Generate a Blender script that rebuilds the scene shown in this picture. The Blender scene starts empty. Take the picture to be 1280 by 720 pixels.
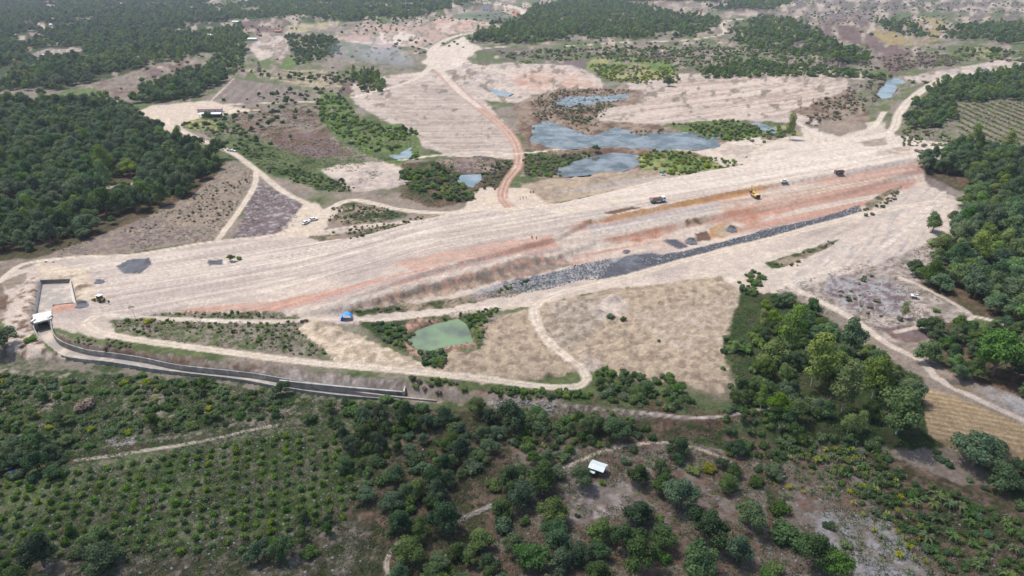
import bpy, math, random
import numpy as np
R = math.radians
random.seed(7); rng = np.random.default_rng(11)
S = bpy.context.scene
COL = S.collection

# ------------------------------------------------------------------ camera
F = 852.0; PITCH = R(26.0); CH = 120.0
cam = bpy.data.cameras.new('camera'); camo = bpy.data.objects.new('camera', cam); COL.objects.link(camo)
cam.sensor_width = 36.0; cam.lens = 36.0*F/1280.0
cam.clip_start = 1.0; cam.clip_end = 20000.0
camo.location = (0, 0, CH); camo.rotation_euler = (math.pi/2-PITCH, 0, 0)
S.camera = camo

# ------------------------------------------------------------------ light
SUN_EL, SUN_AZ = 63.0, -62.0      # azimuth clockwise from +y (view direction); sun beyond the dam, to the left
w = bpy.data.worlds.new('World'); S.world = w; w.use_nodes = True
nt = w.node_tree; bg = nt.nodes['Background']
sky = nt.nodes.new('ShaderNodeTexSky'); sky.sky_type = 'NISHITA'; sky.sun_disc = False
sky.sun_elevation = R(SUN_EL); sky.sun_rotation = R(SUN_AZ)
sky.air_density = 1.0; sky.dust_density = 2.5; sky.ozone_density = 1.0
nt.links.new(sky.outputs[0], bg.inputs[0]); bg.inputs[1].default_value = 0.13
sl = bpy.data.lights.new('sun', 'SUN'); so = bpy.data.objects.new('sun', sl); COL.objects.link(so)
sl.energy = 3.4; sl.angle = R(0.6); sl.color = (1.0, 0.96, 0.90)
so.location = (0, 0, 900)
so.rotation_euler = (R(90-SUN_EL), 0, R(180-SUN_AZ)+0.0)
SUND = np.array([math.sin(R(SUN_AZ))*math.cos(R(SUN_EL)), math.cos(R(SUN_AZ))*math.cos(R(SUN_EL)), math.sin(R(SUN_EL))])
from mathutils import Vector
so.rotation_euler = Vector(SUND).to_track_quat('Z', 'Y').to_euler()
S.view_settings.view_transform = 'Standard'; S.view_settings.look = 'None'
S.view_settings.exposure = 0.56; S.view_settings.gamma = 1.0
S.render.engine = 'CYCLES'
S.cycles.volume_step_rate = 4.0; S.cycles.volume_max_steps = 64
# broken cloud overhead: unseen clouds placed to shade the lower orchards and the forests
def cloudmat(dens):
    m = bpy.data.materials.new('shade_cloud_vapour'); m.use_nodes = True; n = m.node_tree; n.nodes.remove(n.nodes['Principled BSDF']); out = n.nodes['Material Output']
    d = n.nodes.new('ShaderNodeBsdfDiffuse'); d.inputs[0].default_value = (0.95, 0.95, 0.95, 1); tr = n.nodes.new('ShaderNodeBsdfTransparent'); mx = n.nodes.new('ShaderNodeMixShader')
    tc = n.nodes.new('ShaderNodeTexCoord'); ns = n.nodes.new('ShaderNodeTexNoise'); ns.inputs['Scale'].default_value = 1.6; ns.inputs['Detail'].default_value = 4; n.links.new(tc.outputs['Object'], ns.inputs['Vector'])
    ln = n.nodes.new('ShaderNodeVectorMath'); ln.operation = 'LENGTH'; n.links.new(tc.outputs['Object'], ln.inputs[0])
    ad = n.nodes.new('ShaderNodeMath'); ad.operation = 'MULTIPLY_ADD'; ad.inputs[1].default_value = 0.55; n.links.new(ns.outputs['Fac'], ad.inputs[0]); n.links.new(ln.outputs['Value'], ad.inputs[2])
    mr = n.nodes.new('ShaderNodeMapRange'); mr.interpolation_type = 'SMOOTHSTEP'; mr.inputs[1].default_value = 0.72; mr.inputs[2].default_value = 1.22; mr.inputs[3].default_value = dens; mr.inputs[4].default_value = 0.0
    n.links.new(ad.outputs[0], mr.inputs[0]); n.links.new(mr.outputs[0], mx.inputs[0]); n.links.new(tr.outputs[0], mx.inputs[1]); n.links.new(d.outputs[0], mx.inputs[2]); n.links.new(mx.outputs[0], out.inputs[0]); return m
def shade_cloud(gx, gy, rx, ry, turn, dens, alt=430.0):
    k = alt/SUND[2]; nu, nv = 40, 14; vs_ = []; fs_ = []
    for i in range(nv+1):
        for j in range(nu):
            ph = math.pi*i/nv; t = 6.28318*j/nu; q = 1.0+0.06*math.sin(5*t+ph*3)+0.04*math.sin(9*t+1)
            vs_.append((q*math.sin(ph)*math.cos(t), q*math.sin(ph)*math.sin(t), 0.06*math.cos(ph)))
    for i in range(nv):
        for j in range(nu): fs_.append((i*nu+j, (i+1)*nu+j, (i+1)*nu+(j+1) % nu, i*nu+(j+1) % nu))
    me = bpy.data.meshes.new('shade_cloud'); me.from_pydata(vs_, [], fs_); me.update(); me.materials.append(cloudmat(dens))
    o = bpy.data.objects.new('shade_cloud', me); COL.objects.link(o); o.location = (gx+SUND[0]*k, gy+SUND[1]*k, alt); o.scale = (rx, ry, 220); o.rotation_euler = (0, 0, turn); o['kind'] = 'structure'
shade_cloud(10, 95, 330, 112, R(4), 0.30)
shade_cloud(-300, 390, 190, 170, R(-20), 0.05)
shade_cloud(330, 250, 120, 190, R(-15), 0.12)

# ------------------------------------------------------------------ projection
cp, sp_ = math.cos(PITCH), math.sin(PITCH)
def rays(u, v):
    a = (np.asarray(u, float)-640)/F; b = (360-np.asarray(v, float))/F
    return a, cp+b*sp_, -sp_+b*cp
def Wz(u, v, z=0.0):
    dx, dy, dz = rays(u, v); t = (z-CH)/np.minimum(dz, -0.012); return dx*t, dy*t
def project(x, y, z):
    zc = y*cp-(z-CH)*sp_; yc = y*sp_+(z-CH)*cp
    zc = np.maximum(zc, 1.0)
    return 640+F*x/zc, 360-F*yc/zc, zc

# ------------------------------------------------------------------ noise
def _h(ix, iy, s):
    n = (ix.astype(np.int64)*374761393+iy.astype(np.int64)*668265263+s*982451653) & 0x7fffffff
    n = ((n ^ (n >> 13))*1274126177) & 0x7fffffff
    n = (n ^ (n >> 16)) & 0xffffff
    return n/float(0xffffff)
def vn(x, y, s=0):
    ix = np.floor(x); iy = np.floor(y); fx = x-ix; fy = y-iy
    fx = fx*fx*fx*(fx*(fx*6-15)+10); fy = fy*fy*fy*(fy*(fy*6-15)+10)
    a = _h(ix, iy, s); b = _h(ix+1, iy, s); c = _h(ix, iy+1, s); d = _h(ix+1, iy+1, s)
    return (a*(1-fx)+b*fx)*(1-fy)+(c*(1-fx)+d*fx)*fy
def fbm(x, y, s=0, o=4):
    r = 0; a = 0.5; t = 0
    for i in range(o):
        r = r+a*vn(x, y, s+i*17); t += a; a *= 0.5; x = x*2.03+7.1; y = y*2.03+3.7
    return r/t
def worley(x, y, s=0):
    ix = np.floor(x); iy = np.floor(y); m = np.full(np.shape(x), 9.0)
    for a in (-1, 0, 1):
        for b in (-1, 0, 1):
            cx = ix+a; cy = iy+b
            px = cx+_h(cx, cy, s); py = cy+_h(cx, cy, s+5)
            m = np.minimum(m, (px-x)**2+(py-y)**2)
    return np.sqrt(m)
def sst(a, b, x):
    t = np.clip((x-a)/(b-a), 0, 1); return t*t*(3-2*t)

def sdist(P, x, y, reach):
    """signed distance to polygon P (positive inside); points further than reach from its box get -reach"""
    P = np.asarray(P, float)
    x = np.asarray(x, float); y = np.asarray(y, float)
    out = np.full(x.shape, -float(reach)) if np.ndim(reach) == 0 else -np.abs(reach)*np.ones(x.shape)
    rm = float(np.max(reach))
    m = (x > P[:, 0].min()-rm) & (x < P[:, 0].max()+rm) & (y > P[:, 1].min()-rm) & (y < P[:, 1].max()+rm)
    if not m.any(): return out
    xs = x[m]; ys = y[m]; d = np.full(xs.shape, 1e18); ins = np.zeros(xs.shape, bool)
    n = len(P)
    for i in range(n):
        ax, ay = P[i]; bx, by = P[(i+1) % n]
        ex, ey = bx-ax, by-ay; L = ex*ex+ey*ey+1e-9
        t = np.clip(((xs-ax)*ex+(ys-ay)*ey)/L, 0, 1)
        d = np.minimum(d, (xs-ax-t*ex)**2+(ys-ay-t*ey)**2)
        c = (ay > ys) != (by > ys)
        with np.errstate(divide='ignore', invalid='ignore'):
            c &= xs < (bx-ax)*(ys-ay)/(by-ay if by != ay else 1e-9)+ax
        ins ^= c
    d = np.sqrt(d); out[m] = np.where(ins, d, -d); return out
def ldist(P, x, y, reach):
    """distance to polyline and parameter side"""
    P = np.asarray(P, float); out = np.full(np.shape(x), 1e6)
    rm = float(reach)
    m = (x > P[:, 0].min()-rm) & (x < P[:, 0].max()+rm) & (y > P[:, 1].min()-rm) & (y < P[:, 1].max()+rm)
    if not m.any(): return out
    xs = x[m]; ys = y[m]; d = np.full(xs.shape, 1e18)
    for i in range(len(P)-1):
        ax, ay = P[i]; bx, by = P[i+1]; ex, ey = bx-ax, by-ay
        t = np.clip(((xs-ax)*ex+(ys-ay)*ey)/(ex*ex+ey*ey+1e-9), 0, 1)
        d = np.minimum(d, (xs-ax-t*ex)**2+(ys-ay-t*ey)**2)
    out[m] = np.sqrt(d); return out
def wz(pts, z=0.0):
    p = np.array(pts, float); x, y = Wz(p[:, 0], p[:, 1], z); return np.stack([x, y], 1)
def smooth_line(P, n=6):
    P = np.asarray(P, float); out = []
    Q = np.vstack([2*P[0]-P[1], P, 2*P[-1]-P[-2]])
    for i in range(1, len(Q)-2):
        for k in range(n):
            t = k/n; a, b, c, d = Q[i-1], Q[i], Q[i+1], Q[i+2]
            out.append(0.5*((2*b)+(-a+c)*t+(2*a-5*b+4*c-d)*t*t+(-a+3*b-3*c+d)*t**3))
    out.append(P[-1]); return np.array(out)

# ------------------------------------------------------------------ terrain heights
def yline(pts, z):
    P = wz(pts, z); P = P[np.argsort(P[:, 0])]; return P
DH = 5.0
L_back = yline([(90,352),(240,320),(340,305),(420,299),(560,276),(640,268),(700,262),(820,232),(930,213),(1040,200),(1180,185)], 2)
L_front = yline([(100,395),(220,390),(330,390),(430,372),(560,338),(650,315),(700,301),(740,279),(830,262),(950,237),(1040,223),(1180,197)], 5)
L_toe = yline([(100,399),(215,396),(330,398),(430,392),(500,385),(560,374),(660,350),(760,330),(830,314),(900,299),(1000,281),(1075,264),(1180,215)], 0)
L_r = yline([(-400,400),(0,432),(60,436),(130,432),(210,441),(345,456),(500,474),(600,489),(740,500),(860,522),(1000,526),(1400,565),(1800,600)], 0)
L_c = yline([(-400,430),(0,456),(60,454),(130,450),(210,461),(345,480),(500,494),(600,514),(740,528),(860,548),(1000,556),(1400,600),(1800,640)], -3)
PONDS = dict(
 back=([(664,156),(690,152),(722,163),(745,170),(770,160),(800,167),(866,165),(894,172),(890,187),(830,188),(760,183),(700,186),(668,180)], -1.0),
 upper=([(694,133),(700,122),(730,119),(760,120),(784,117),(786,123),(760,127),(735,131),(715,134)], -1.0),
 mid=([(690,221),(705,206),(740,197),(770,191),(800,193),(800,204),(775,214),(730,218)], -1.0),
 swirl=([(484,193),(500,192),(505,186),(514,184),(518,189),(510,197),(495,198)], -0.6),
 small=([(573,226),(577,220),(600,219),(601,228),(590,235),(577,234)], -1.0),
 green=([(507,426),(524,414),(545,407),(572,401),(582,408),(592,433),(560,436),(540,441),(522,441),(514,434)], -1.6),
 blue=([(1097,122),(1108,104),(1118,101),(1135,106),(1122,112),(1112,127),(1102,127)], -0.8),
 sliver=([(938,151),(955,155),(976,162),(972,167),(945,160)], -0.6),
 puddle=([(1186,476),(1205,478),(1220,486),(1212,489),(1195,484)], -0.5),
 streak=([(612,110),(622,112),(640,116),(632,120),(616,117)], -0.5))
PW = {k: (wz(p, z), z) for k, (p, z) in PONDS.items()}
QUARRY = wz([(560,14),(590,7),(630,8),(655,18),(640,30),(600,24),(568,22)], 0)
CH_L = [(42,404),(45,417),(58,433),(82,446),(140,453),(190,461),(240,467),(300,474),(350,483),(420,493),(500,499)]
CH_R = [(64,400),(67,418),(78,429),(108,438),(140,442),(180,448),(225,457),(310,466),(360,474),(420,482),(503,491)]
CHW_L = smooth_line(wz(CH_L, -2.0)); CHW_R = smooth_line(wz(CH_R, -1.6))
CHAN = np.vstack([CHW_L, CHW_R[::-1]])
BASIN = wz([(51,353),(88,351),(93,380),(66,382),(62,394),(41,398)], -1.0)
BUMP = wz([(555,440),(600,400),(640,385),(720,372),(800,362),(900,345),(940,390),(945,440),(905,490),(850,478),(790,480),(740,462),(690,470),(600,478),(540,462)], 0)
BUMP2 = wz([(360,400),(400,398),(440,420),(470,430),(520,455),(545,465),(480,466),(415,452),(395,425)], 0)
MOUNDS = [(748,392,10,2.0),(765,376,11,2.2),(778,384,8,1.6),(683,470,7,2.2),(102,380,7,1.6),(122,352,4.5,0.9),(399,408,11,2.0),(385,402,8,1.4),(420,418,9,1.6),
          (864,301,6,1.6),(914,286,6,1.6),(783,315,5,1.0),(875,270,7,0.8),(1090,205,9,1.6),(1055,212,8,1.0),(915,205,6,1.6),(700,360,7,0.6),(740,228,26,3.0),(690,237,18,2.0),(775,225,20,2.2),
          (452,230,20,1.0),(735,480,12,1.2)]
MW = []
for u, v, r, hh in MOUNDS:
    x, y = Wz(u, v, 0); _, _, zc = project(x, y, 0); MW.append((float(x), float(y), r*float(zc)/F, hh))
def interp(P, x): return np.interp(x, P[:, 0], P[:, 1])
def hgt(x, y):
    x = np.asarray(x, float); y = np.asarray(y, float)
    d = np.hypot(x, y)
    far = sst(550, 1400, d)
    h = far*3*(fbm(x/420, y/420, 3, 2)-0.5)+0.9*(fbm(x/60, y/60, 9, 3)-0.5)
    right = sst(230, 420, x)*sst(300, 420, y)*sst(1500, 800, y)*5; h = h+right
    h = h+0.22*(fbm(x/3.2, y/3.2, 21, 3)-0.5)*sst(900, 300, d)
    # ground falling away to the lower plantation
    yr = interp(L_r, x); yc = interp(L_c, x)
    k = sst(0, 1, (yr-y)/np.maximum(yr-yc, 0.5))
    h = h-3.0*k
    # embankment
    taper = sst(-100, -25, x)*sst(325, 255, x)
    yb = interp(L_back, x); yf = interp(L_front, x); yt = interp(L_toe, x); yf = np.maximum(yf, yt+1.5); yb = np.maximum(yb, yf+6)
    up = sst(yt-1.0, yf, y); back = 1-sst(yb-4, yb+7, y)
    dam = np.minimum(up, back)
    step = 1.7*sst(yf, yf+1.5, y)+1.1*sst(yt+0.47*(yf-yt), yt+0.53*(yf-yt), y)
    h = h+taper*(dam*(DH-0.8)+step*back*0.9)
    # gullies on the camera-side face
    face = sst(0.02, 0.3, up)*(1-sst(0.7, 1.0, up))*taper
    h = h-face*0.6*np.abs(fbm(x/3.0, y/12.0, 31, 3)-0.5)*2
    for P, z in PW.values():
        reach = 14.0 if P[:, 1].mean() < 300 else 30.0
        s = sdist(P, x, y, reach)+(fbm(x/9, y/16, 41, 3)-0.5)*(7 if reach < 20 else 16)*(0.12 if P[:, 1].mean() < 240 else 1)
        h = h+((-2.2+z*0.3)*sst(-reach*0.18, reach*0.12, s) if P[:, 1].mean() > 240 else -2.4*sst(-1.6, 0.6, s-0.2))
    s = sdist(QUARRY, x, y, 80); h = h-9*sst(-20, 12, s)
    s = sdist(CHAN, x, y, 6); h = np.where(s > -0.25, np.minimum(h, -4.2+0*h), h)
    s = sdist(BASIN, x, y, 8); h = h-2.4*sst(-2.0, 1.5, s)
    for B, a in ((BUMP, 1.5), (BUMP2, 1.5)):
        s = sdist(B, x, y, 10); m = sst(-2, 5, s)
        mm = m > 0
        if mm.any():
            hb = np.zeros(x.shape)
            wx = x[mm]+1.5*fbm(x[mm]/4, y[mm]/4, 7, 2); wy = y[mm]
            hb[mm] = a*(0.9-worley(wx/3.6, wy/3.6, 3))*0.75+0.5*(fbm(wx/14, wy/14, 4, 2)-.5)+0.5*(fbm(wx/1.6, wy/1.6, 5, 3)-0.5)
            h = h+m*hb
    for mx, my, mr, mh in MW:
        dd = np.hypot(x-mx, y-my)/mr
        h = h+mh*np.clip(1-dd*(0.85+0.3*vn(x/2, y/2, 8)), 0, 1)**1.1
    return h
def W(u, v):
    u = np.asarray(u, float); v = np.asarray(v, float)
    x, y = Wz(u, v, 0.0); z = np.zeros(np.shape(x))
    for i in range(7):
        hn = hgt(x, y); z = z+0.75*(hn-z); x, y = Wz(u, v, z)
    return x, y, hgt(x, y)
def Wp(u, v):
    x, y, z = W(np.array([u]), np.array([v])); return float(x[0]), float(y[0]), float(z[0])
def wpoly(pts):
    p = np.array(pts, float); x, y, z = W(p[:, 0], p[:, 1]); return np.stack([x, y], 1)
def mpp(x, y): return np.hypot(np.asarray(y)*cp+CH*sp_, 0)/F     # metres per photo pixel

# ------------------------------------------------------------------ materials
def s2l(c): return tuple(((v/255)/12.92 if v/255 <= 0.04045 else ((v/255+0.055)/1.055)**2.4) for v in c)
def mat(name, col, rough=0.8, metal=0.0, noise=0.0, nscale=3.0, spec=0.3):
    m = bpy.data.materials.new(name); m.use_nodes = True; n = m.node_tree; b = n.nodes['Principled BSDF']
    b.inputs['Roughness'].default_value = rough; b.inputs['Metallic'].default_value = metal
    b.inputs['Specular IOR Level'].default_value = spec
    if noise > 0:
        tc = n.nodes.new('ShaderNodeTexCoord'); t = n.nodes.new('ShaderNodeTexNoise'); t.inputs['Scale'].default_value = nscale
        t.inputs['Detail'].default_value = 6; n.links.new(tc.outputs['Object'], t.inputs['Vector'])
        r = n.nodes.new('ShaderNodeValToRGB'); r.color_ramp.elements[0].position = 0.3; r.color_ramp.elements[1].position = 0.7
        r.color_ramp.elements[0].color = (*[c*(1-noise) for c in col], 1); r.color_ramp.elements[1].color = (*[min(1, c*(1+noise)) for c in col], 1)
        n.links.new(t.outputs['Fac'], r.inputs[0]); n.links.new(r.outputs[0], b.inputs['Base Color'])
    else:
        t = None; b.inputs['Base Color'].default_value = (*col, 1)
    return m
def leafmat(name, c0, c1, trans=0.25):
    m = bpy.data.materials.new(name); m.use_nodes = True; n = m.node_tree; b = n.nodes['Principled BSDF']; out = n.nodes['Material Output']
    oi = n.nodes.new('ShaderNodeObjectInfo'); at = n.nodes.new('ShaderNodeAttribute'); at.attribute_name = 'tone'
    ad = n.nodes.new('ShaderNodeMath'); ad.operation = 'MULTIPLY_ADD'; ad.inputs[1].default_value = 0.55
    mu = n.nodes.new('ShaderNodeMath'); mu.operation = 'MULTIPLY'; mu.inputs[1].default_value = 0.62
    n.links.new(oi.outputs['Random'], mu.inputs[0]); n.links.new(at.outputs['Fac'], ad.inputs[0]); n.links.new(mu.outputs[0], ad.inputs[2])
    r = n.nodes.new('ShaderNodeValToRGB'); r.color_ramp.elements[0].color = (*c0, 1); r.color_ramp.elements[1].color = (*c1, 1)
    n.links.new(ad.outputs[0], r.inputs[0])
    hs = n.nodes.new('ShaderNodeHueSaturation'); f1 = n.nodes.new('ShaderNodeMath'); f1.operation = 'MULTIPLY'; f1.inputs[1].default_value = 7.31; f2 = n.nodes.new('ShaderNodeMath'); f2.operation = 'FRACT'
    mh = n.nodes.new('ShaderNodeMapRange'); mh.inputs[3].default_value = 0.465; mh.inputs[4].default_value = 0.517; ms = n.nodes.new('ShaderNodeMapRange'); ms.inputs[3].default_value = 0.82; ms.inputs[4].default_value = 1.25; hs.inputs['Value'].default_value = 1.18
    f3 = n.nodes.new('ShaderNodeMath'); f3.operation = 'MULTIPLY'; f3.inputs[1].default_value = 23.7; f4 = n.nodes.new('ShaderNodeMath'); f4.operation = 'FRACT'
    n.links.new(oi.outputs['Random'], f1.inputs[0]); n.links.new(f1.outputs[0], f2.inputs[0]); n.links.new(f2.outputs[0], mh.inputs[0]); n.links.new(mh.outputs[0], hs.inputs['Hue'])
    n.links.new(oi.outputs['Random'], f3.inputs[0]); n.links.new(f3.outputs[0], f4.inputs[0]); n.links.new(f4.outputs[0], ms.inputs[0]); n.links.new(ms.outputs[0], hs.inputs['Saturation'])
    n.links.new(r.outputs[0], hs.inputs['Color']); r = hs; n.links.new(r.outputs[0], b.inputs['Base Color'])
    b.inputs['Roughness'].default_value = 0.7; b.inputs['Specular IOR Level'].default_value = 0.12
    tr = n.nodes.new('ShaderNodeBsdfTranslucent'); n.links.new(r.outputs[0], tr.inputs[0])
    mx = n.nodes.new('ShaderNodeMixShader'); mx.inputs[0].default_value = trans
    n.links.new(b.outputs[0], mx.inputs[1]); n.links.new(tr.outputs[0], mx.inputs[2]); n.links.new(mx.outputs[0], out.inputs[0])
    return m
M = {}
M['dark'] = leafmat('leaf_dark', (0.016, 0.038, 0.018), (0.118, 0.178, 0.086))
M['mid'] = leafmat('leaf_mid', (0.022, 0.052, 0.016), (0.125, 0.190, 0.068))
M['sap'] = leafmat('leaf_sapling', (0.038, 0.085, 0.020), (0.170, 0.260, 0.066))
M['light'] = leafmat('leaf_light', (0.070, 0.130, 0.028), (0.180, 0.250, 0.075))
M['yellow'] = leafmat('leaf_yellow', (0.085, 0.125, 0.022), (0.300, 0.310, 0.055))
M['drab'] = leafmat('leaf_drab', (0.085, 0.078, 0.052), (0.220, 0.185, 0.140), 0.1)
M['bark'] = mat('bark', (0.20, 0.165, 0.13), 0.9, noise=0.3, nscale=2)
M['palebark'] = mat('pale_bark', (0.42, 0.39, 0.34), 0.9, noise=0.25, nscale=2)
M['concrete'] = mat('concrete', (0.36, 0.345, 0.32), 0.9, noise=0.3, nscale=0.5)
M['concrete_pale'] = mat('concrete_pale', (0.50, 0.48, 0.45), 0.85, noise=0.25, nscale=0.9)
M['concrete_dark'] = mat('concrete_stained', (0.22, 0.21, 0.20), 0.9, noise=0.35, nscale=0.5)
M['concrete_wet'] = mat('concrete_weathered', (0.30, 0.29, 0.275), 0.9, noise=0.4, nscale=0.35)
def stained(name, c0, c1, sc_):
    m = mat(name, c0, 0.95); n = m.node_tree; b = n.nodes['Principled BSDF']; g = n.nodes.new('ShaderNodeNewGeometry'); t = n.nodes.new('ShaderNodeTexNoise'); t.inputs['Scale'].default_value = sc_; t.inputs['Detail'].default_value = 8; t.inputs['Roughness'].default_value = 0.7
    n.links.new(g.outputs['Position'], t.inputs['Vector']); r = n.nodes.new('ShaderNodeValToRGB'); r.color_ramp.elements[0].position = 0.38; r.color_ramp.elements[1].position = 0.62; r.color_ramp.elements[0].color = (*c0, 1); r.color_ramp.elements[1].color = (*c1, 1)
    e = r.color_ramp.elements.new(0.5); e.color = tuple(0.8*(a+b_)/2 for a, b_ in zip(c0, c1))+(1,)
    n.links.new(t.outputs['Fac'], r.inputs[0]); n.links.new(r.outputs[0], b.inputs['Base Color']); return m
M['canal_floor'] = stained('silted_concrete', (0.24, 0.23, 0.215), (0.42, 0.355, 0.30), 0.22)
M['canal_wall'] = stained('weathered_concrete', (0.20, 0.195, 0.18), (0.36, 0.34, 0.31), 0.5)
M['rock'] = mat('rock_dark', (0.11, 0.112, 0.125), 0.85, noise=0.35, nscale=0.7)
M['rockpale'] = mat('rock_pale', (0.27, 0.27, 0.28), 0.85, noise=0.35, nscale=0.7)
M['white'] = mat('white_paint', (0.78, 0.78, 0.77), 0.35, spec=0.5)
M['glass'] = mat('dark_glass', (0.02, 0.025, 0.03), 0.08, spec=0.8)
M['tyre'] = mat('tyre_rubber', (0.02, 0.02, 0.02), 0.9)
M['yellowp'] = mat('yellow_paint', (0.62, 0.42, 0.10), 0.45, noise=0.2, nscale=1.5)
M['orange'] = mat('orange_paint', (0.62, 0.22, 0.05), 0.5, noise=0.2, nscale=1.5)
M['steel'] = mat('dark_steel', (0.07, 0.07, 0.075), 0.6, 0.3, noise=0.2)
M['grey'] = mat('grey_paint', (0.22, 0.23, 0.25), 0.5, noise=0.1)
M['red'] = mat('dark_red_paint', (0.22, 0.09, 0.08), 0.5, noise=0.2)
M['blue'] = mat('blue_tarp', (0.06, 0.25, 0.60), 0.55, noise=0.4, nscale=1.2)
M['bluedeep'] = mat('blue_tarp_deep', (0.03, 0.08, 0.50), 0.55, noise=0.2, nscale=2)
M['teal'] = mat('teal_plastic', (0.04, 0.28, 0.30), 0.5)
M['roofwhite'] = mat('pale_metal_roof', (0.66, 0.72, 0.70), 0.5, noise=0.1, nscale=1.5)
M['roofpink'] = mat('faded_red_roof', (0.45, 0.27, 0.24), 0.7, noise=0.2, nscale=1.5)
M['roofred'] = mat('tile_red_roof', (0.34, 0.14, 0.10), 0.8, noise=0.25, nscale=1.5)
M['wallwood'] = mat('board_wall', (0.24, 0.17, 0.15), 0.9, noise=0.3, nscale=2)
M['wallpale'] = mat('plaster_wall', (0.50, 0.47, 0.44), 0.9, noise=0.15, nscale=2)
M['skin'] = mat('skin', (0.30, 0.17, 0.11), 0.6)
M['hair'] = mat('hair', (0.02, 0.017, 0.015), 0.7)
M['clothdark'] = mat('dark_cloth', (0.03, 0.035, 0.05), 0.9)
M['clothpale'] = mat('pale_cloth', (0.6, 0.6, 0.58), 0.9)
M['light_glass'] = mat('lamp_glass', (0.7, 0.7, 0.65), 0.2)

def watermat(name, col, rough=0.12, mottle=None):
    m = bpy.data.materials.new(name); m.use_nodes = True; n = m.node_tree; b = n.nodes['Principled BSDF']
    b.inputs['Base Color'].default_value = (*col, 1); b.inputs['Roughness'].default_value = rough; b.inputs['IOR'].default_value = 1.33
    g = n.nodes.new('ShaderNodeNewGeometry')
    t = n.nodes.new('ShaderNodeTexNoise'); t.inputs['Scale'].default_value = 0.6; t.inputs['Detail'].default_value = 3
    n.links.new(g.outputs['Position'], t.inputs['Vector'])
    bp = n.nodes.new('ShaderNodeBump'); bp.inputs['Strength'].default_value = 0.25; bp.inputs['Distance'].default_value = 0.1
    n.links.new(t.outputs['Fac'], bp.inputs['Height']); n.links.new(bp.outputs[0], b.inputs['Normal'])
    if mottle:
        t2 = n.nodes.new('ShaderNodeTexNoise'); t2.inputs['Scale'].default_value = 0.06; t2.inputs['Detail'].default_value = 7; t2.inputs['Roughness'].default_value = 0.65
        n.links.new(g.outputs['Position'], t2.inputs['Vector'])
        r = n.nodes.new('ShaderNodeValToRGB'); r.color_ramp.elements[0].position = 0.40; r.color_ramp.elements[1].position = 0.58
        r.color_ramp.elements[0].color = (*mottle, 1); r.color_ramp.elements[1].color = (*col, 1)
        n.links.new(t2.outputs['Fac'], r.inputs[0]); n.links.new(r.outputs[0], b.inputs['Base Color'])
    return m

# ------------------------------------------------------------------ ground mesh
print('grid')
us = np.concatenate([np.linspace(-700, -42, 70), np.arange(-40, 1321, 1.9), np.linspace(1324, 2000, 70)])
vs = np.concatenate([[-33.2, -30, -26, -21, -16, -12], np.arange(-9, 735, 1.45), np.linspace(740, 1300, 60)])
U, V = np.meshgrid(us, vs)
X, Y = Wz(U, V, 0.0)
Zb = hgt(X, Y)
nr, nc = X.shape
x = X.ravel(); y = Y.ravel(); z = Zb.ravel()
mp = mpp(x, y)
n2 = fbm(x/2.2, y/2.2, 61, 4); n1 = 0.5+1.25*(0.5*fbm(x/11, y/11, 51, 5)+0.5*fbm(x/3.1, y/3.1, 55, 5)-0.5); n3 = fbm(x/35, y/35, 71, 4); n4 = fbm(x/1.0, y/1.0, 91, 2); n8 = 0.5+1.2*(0.45*n1+0.3*n2+0.25*n4-0.5)
scr = fbm(U.ravel()/9, V.ravel()/6, 101, 3); n7s = fbm(U.ravel()/90, V.ravel()/30, 231, 3)
ang = math.atan2(L_front[-1, 1]-L_front[0, 1], L_front[-1, 0]-L_front[0, 0])
s_al = x*math.cos(ang)+y*math.sin(ang); s_ac = -x*math.sin(ang)+y*math.cos(ang)
st1 = fbm(s_al/110, s_ac/1.5, 111, 4)
_sa = (s_al+6*fbm(s_al/80, s_ac/30, 115, 2))*0.0+s_ac+5*fbm(s_al/120, s_ac/25, 116, 2)
ruts = sst(0.60, 0.66, vn(s_al/70, _sa/0.9, 117))*0.5+sst(0.66, 0.72, vn(s_al/45, _sa/0.7, 118))*0.6-sst(0.68, 0.74, vn(s_al/60, _sa/1.1, 119))*0.7; st2 = fbm(s_al/90, s_ac/4.5, 121, 3)
colr = np.zeros((x.size, 3)); lab = np.zeros(x.size, np.int8)
K = 0.56
C = dict(hot=(242,228,208), track=(234,218,198), haul=(192,150,130), sand=(215,198,183), sandw=(228,214,200), cream=(220,202,180), pink=(200,160,142), rust=(192,128,96), gold=(190,146,98), dry=(164,146,128), tan=(188,170,147),
         purple=(128,112,112), litter=(149,137,126), litterl=(186,172,164), grass=(106,116,78), gdark=(64,82,46), gbright=(112,134,72), yel=(168,162,112),
         floor=(84,82,60), brown=(120,96,82), redsoil=(136,113,99), grey=(120,122,128), gravel=(98,99,106), straw=(168,142,100), mud=(112,100,86), greyl=(176,172,172))
C = {k: np.array(s2l(v))*K for k, v in C.items()}
def mixc(a, b, t): return C[a]*(1-t[:, None])+C[b]*t[:, None]
def thr(n, c, s=0.08): return sst(c-s, c+s, n)
t = thr(n3, 0.5, 0.12)
colr[:] = mixc('litter', 'grass', t); colr[:] = colr*(1-(0.5*thr(n1, .55))[:, None])+mixc('dry', 'gdark', t)*(0.5*thr(n1, .55))[:, None]
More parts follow.
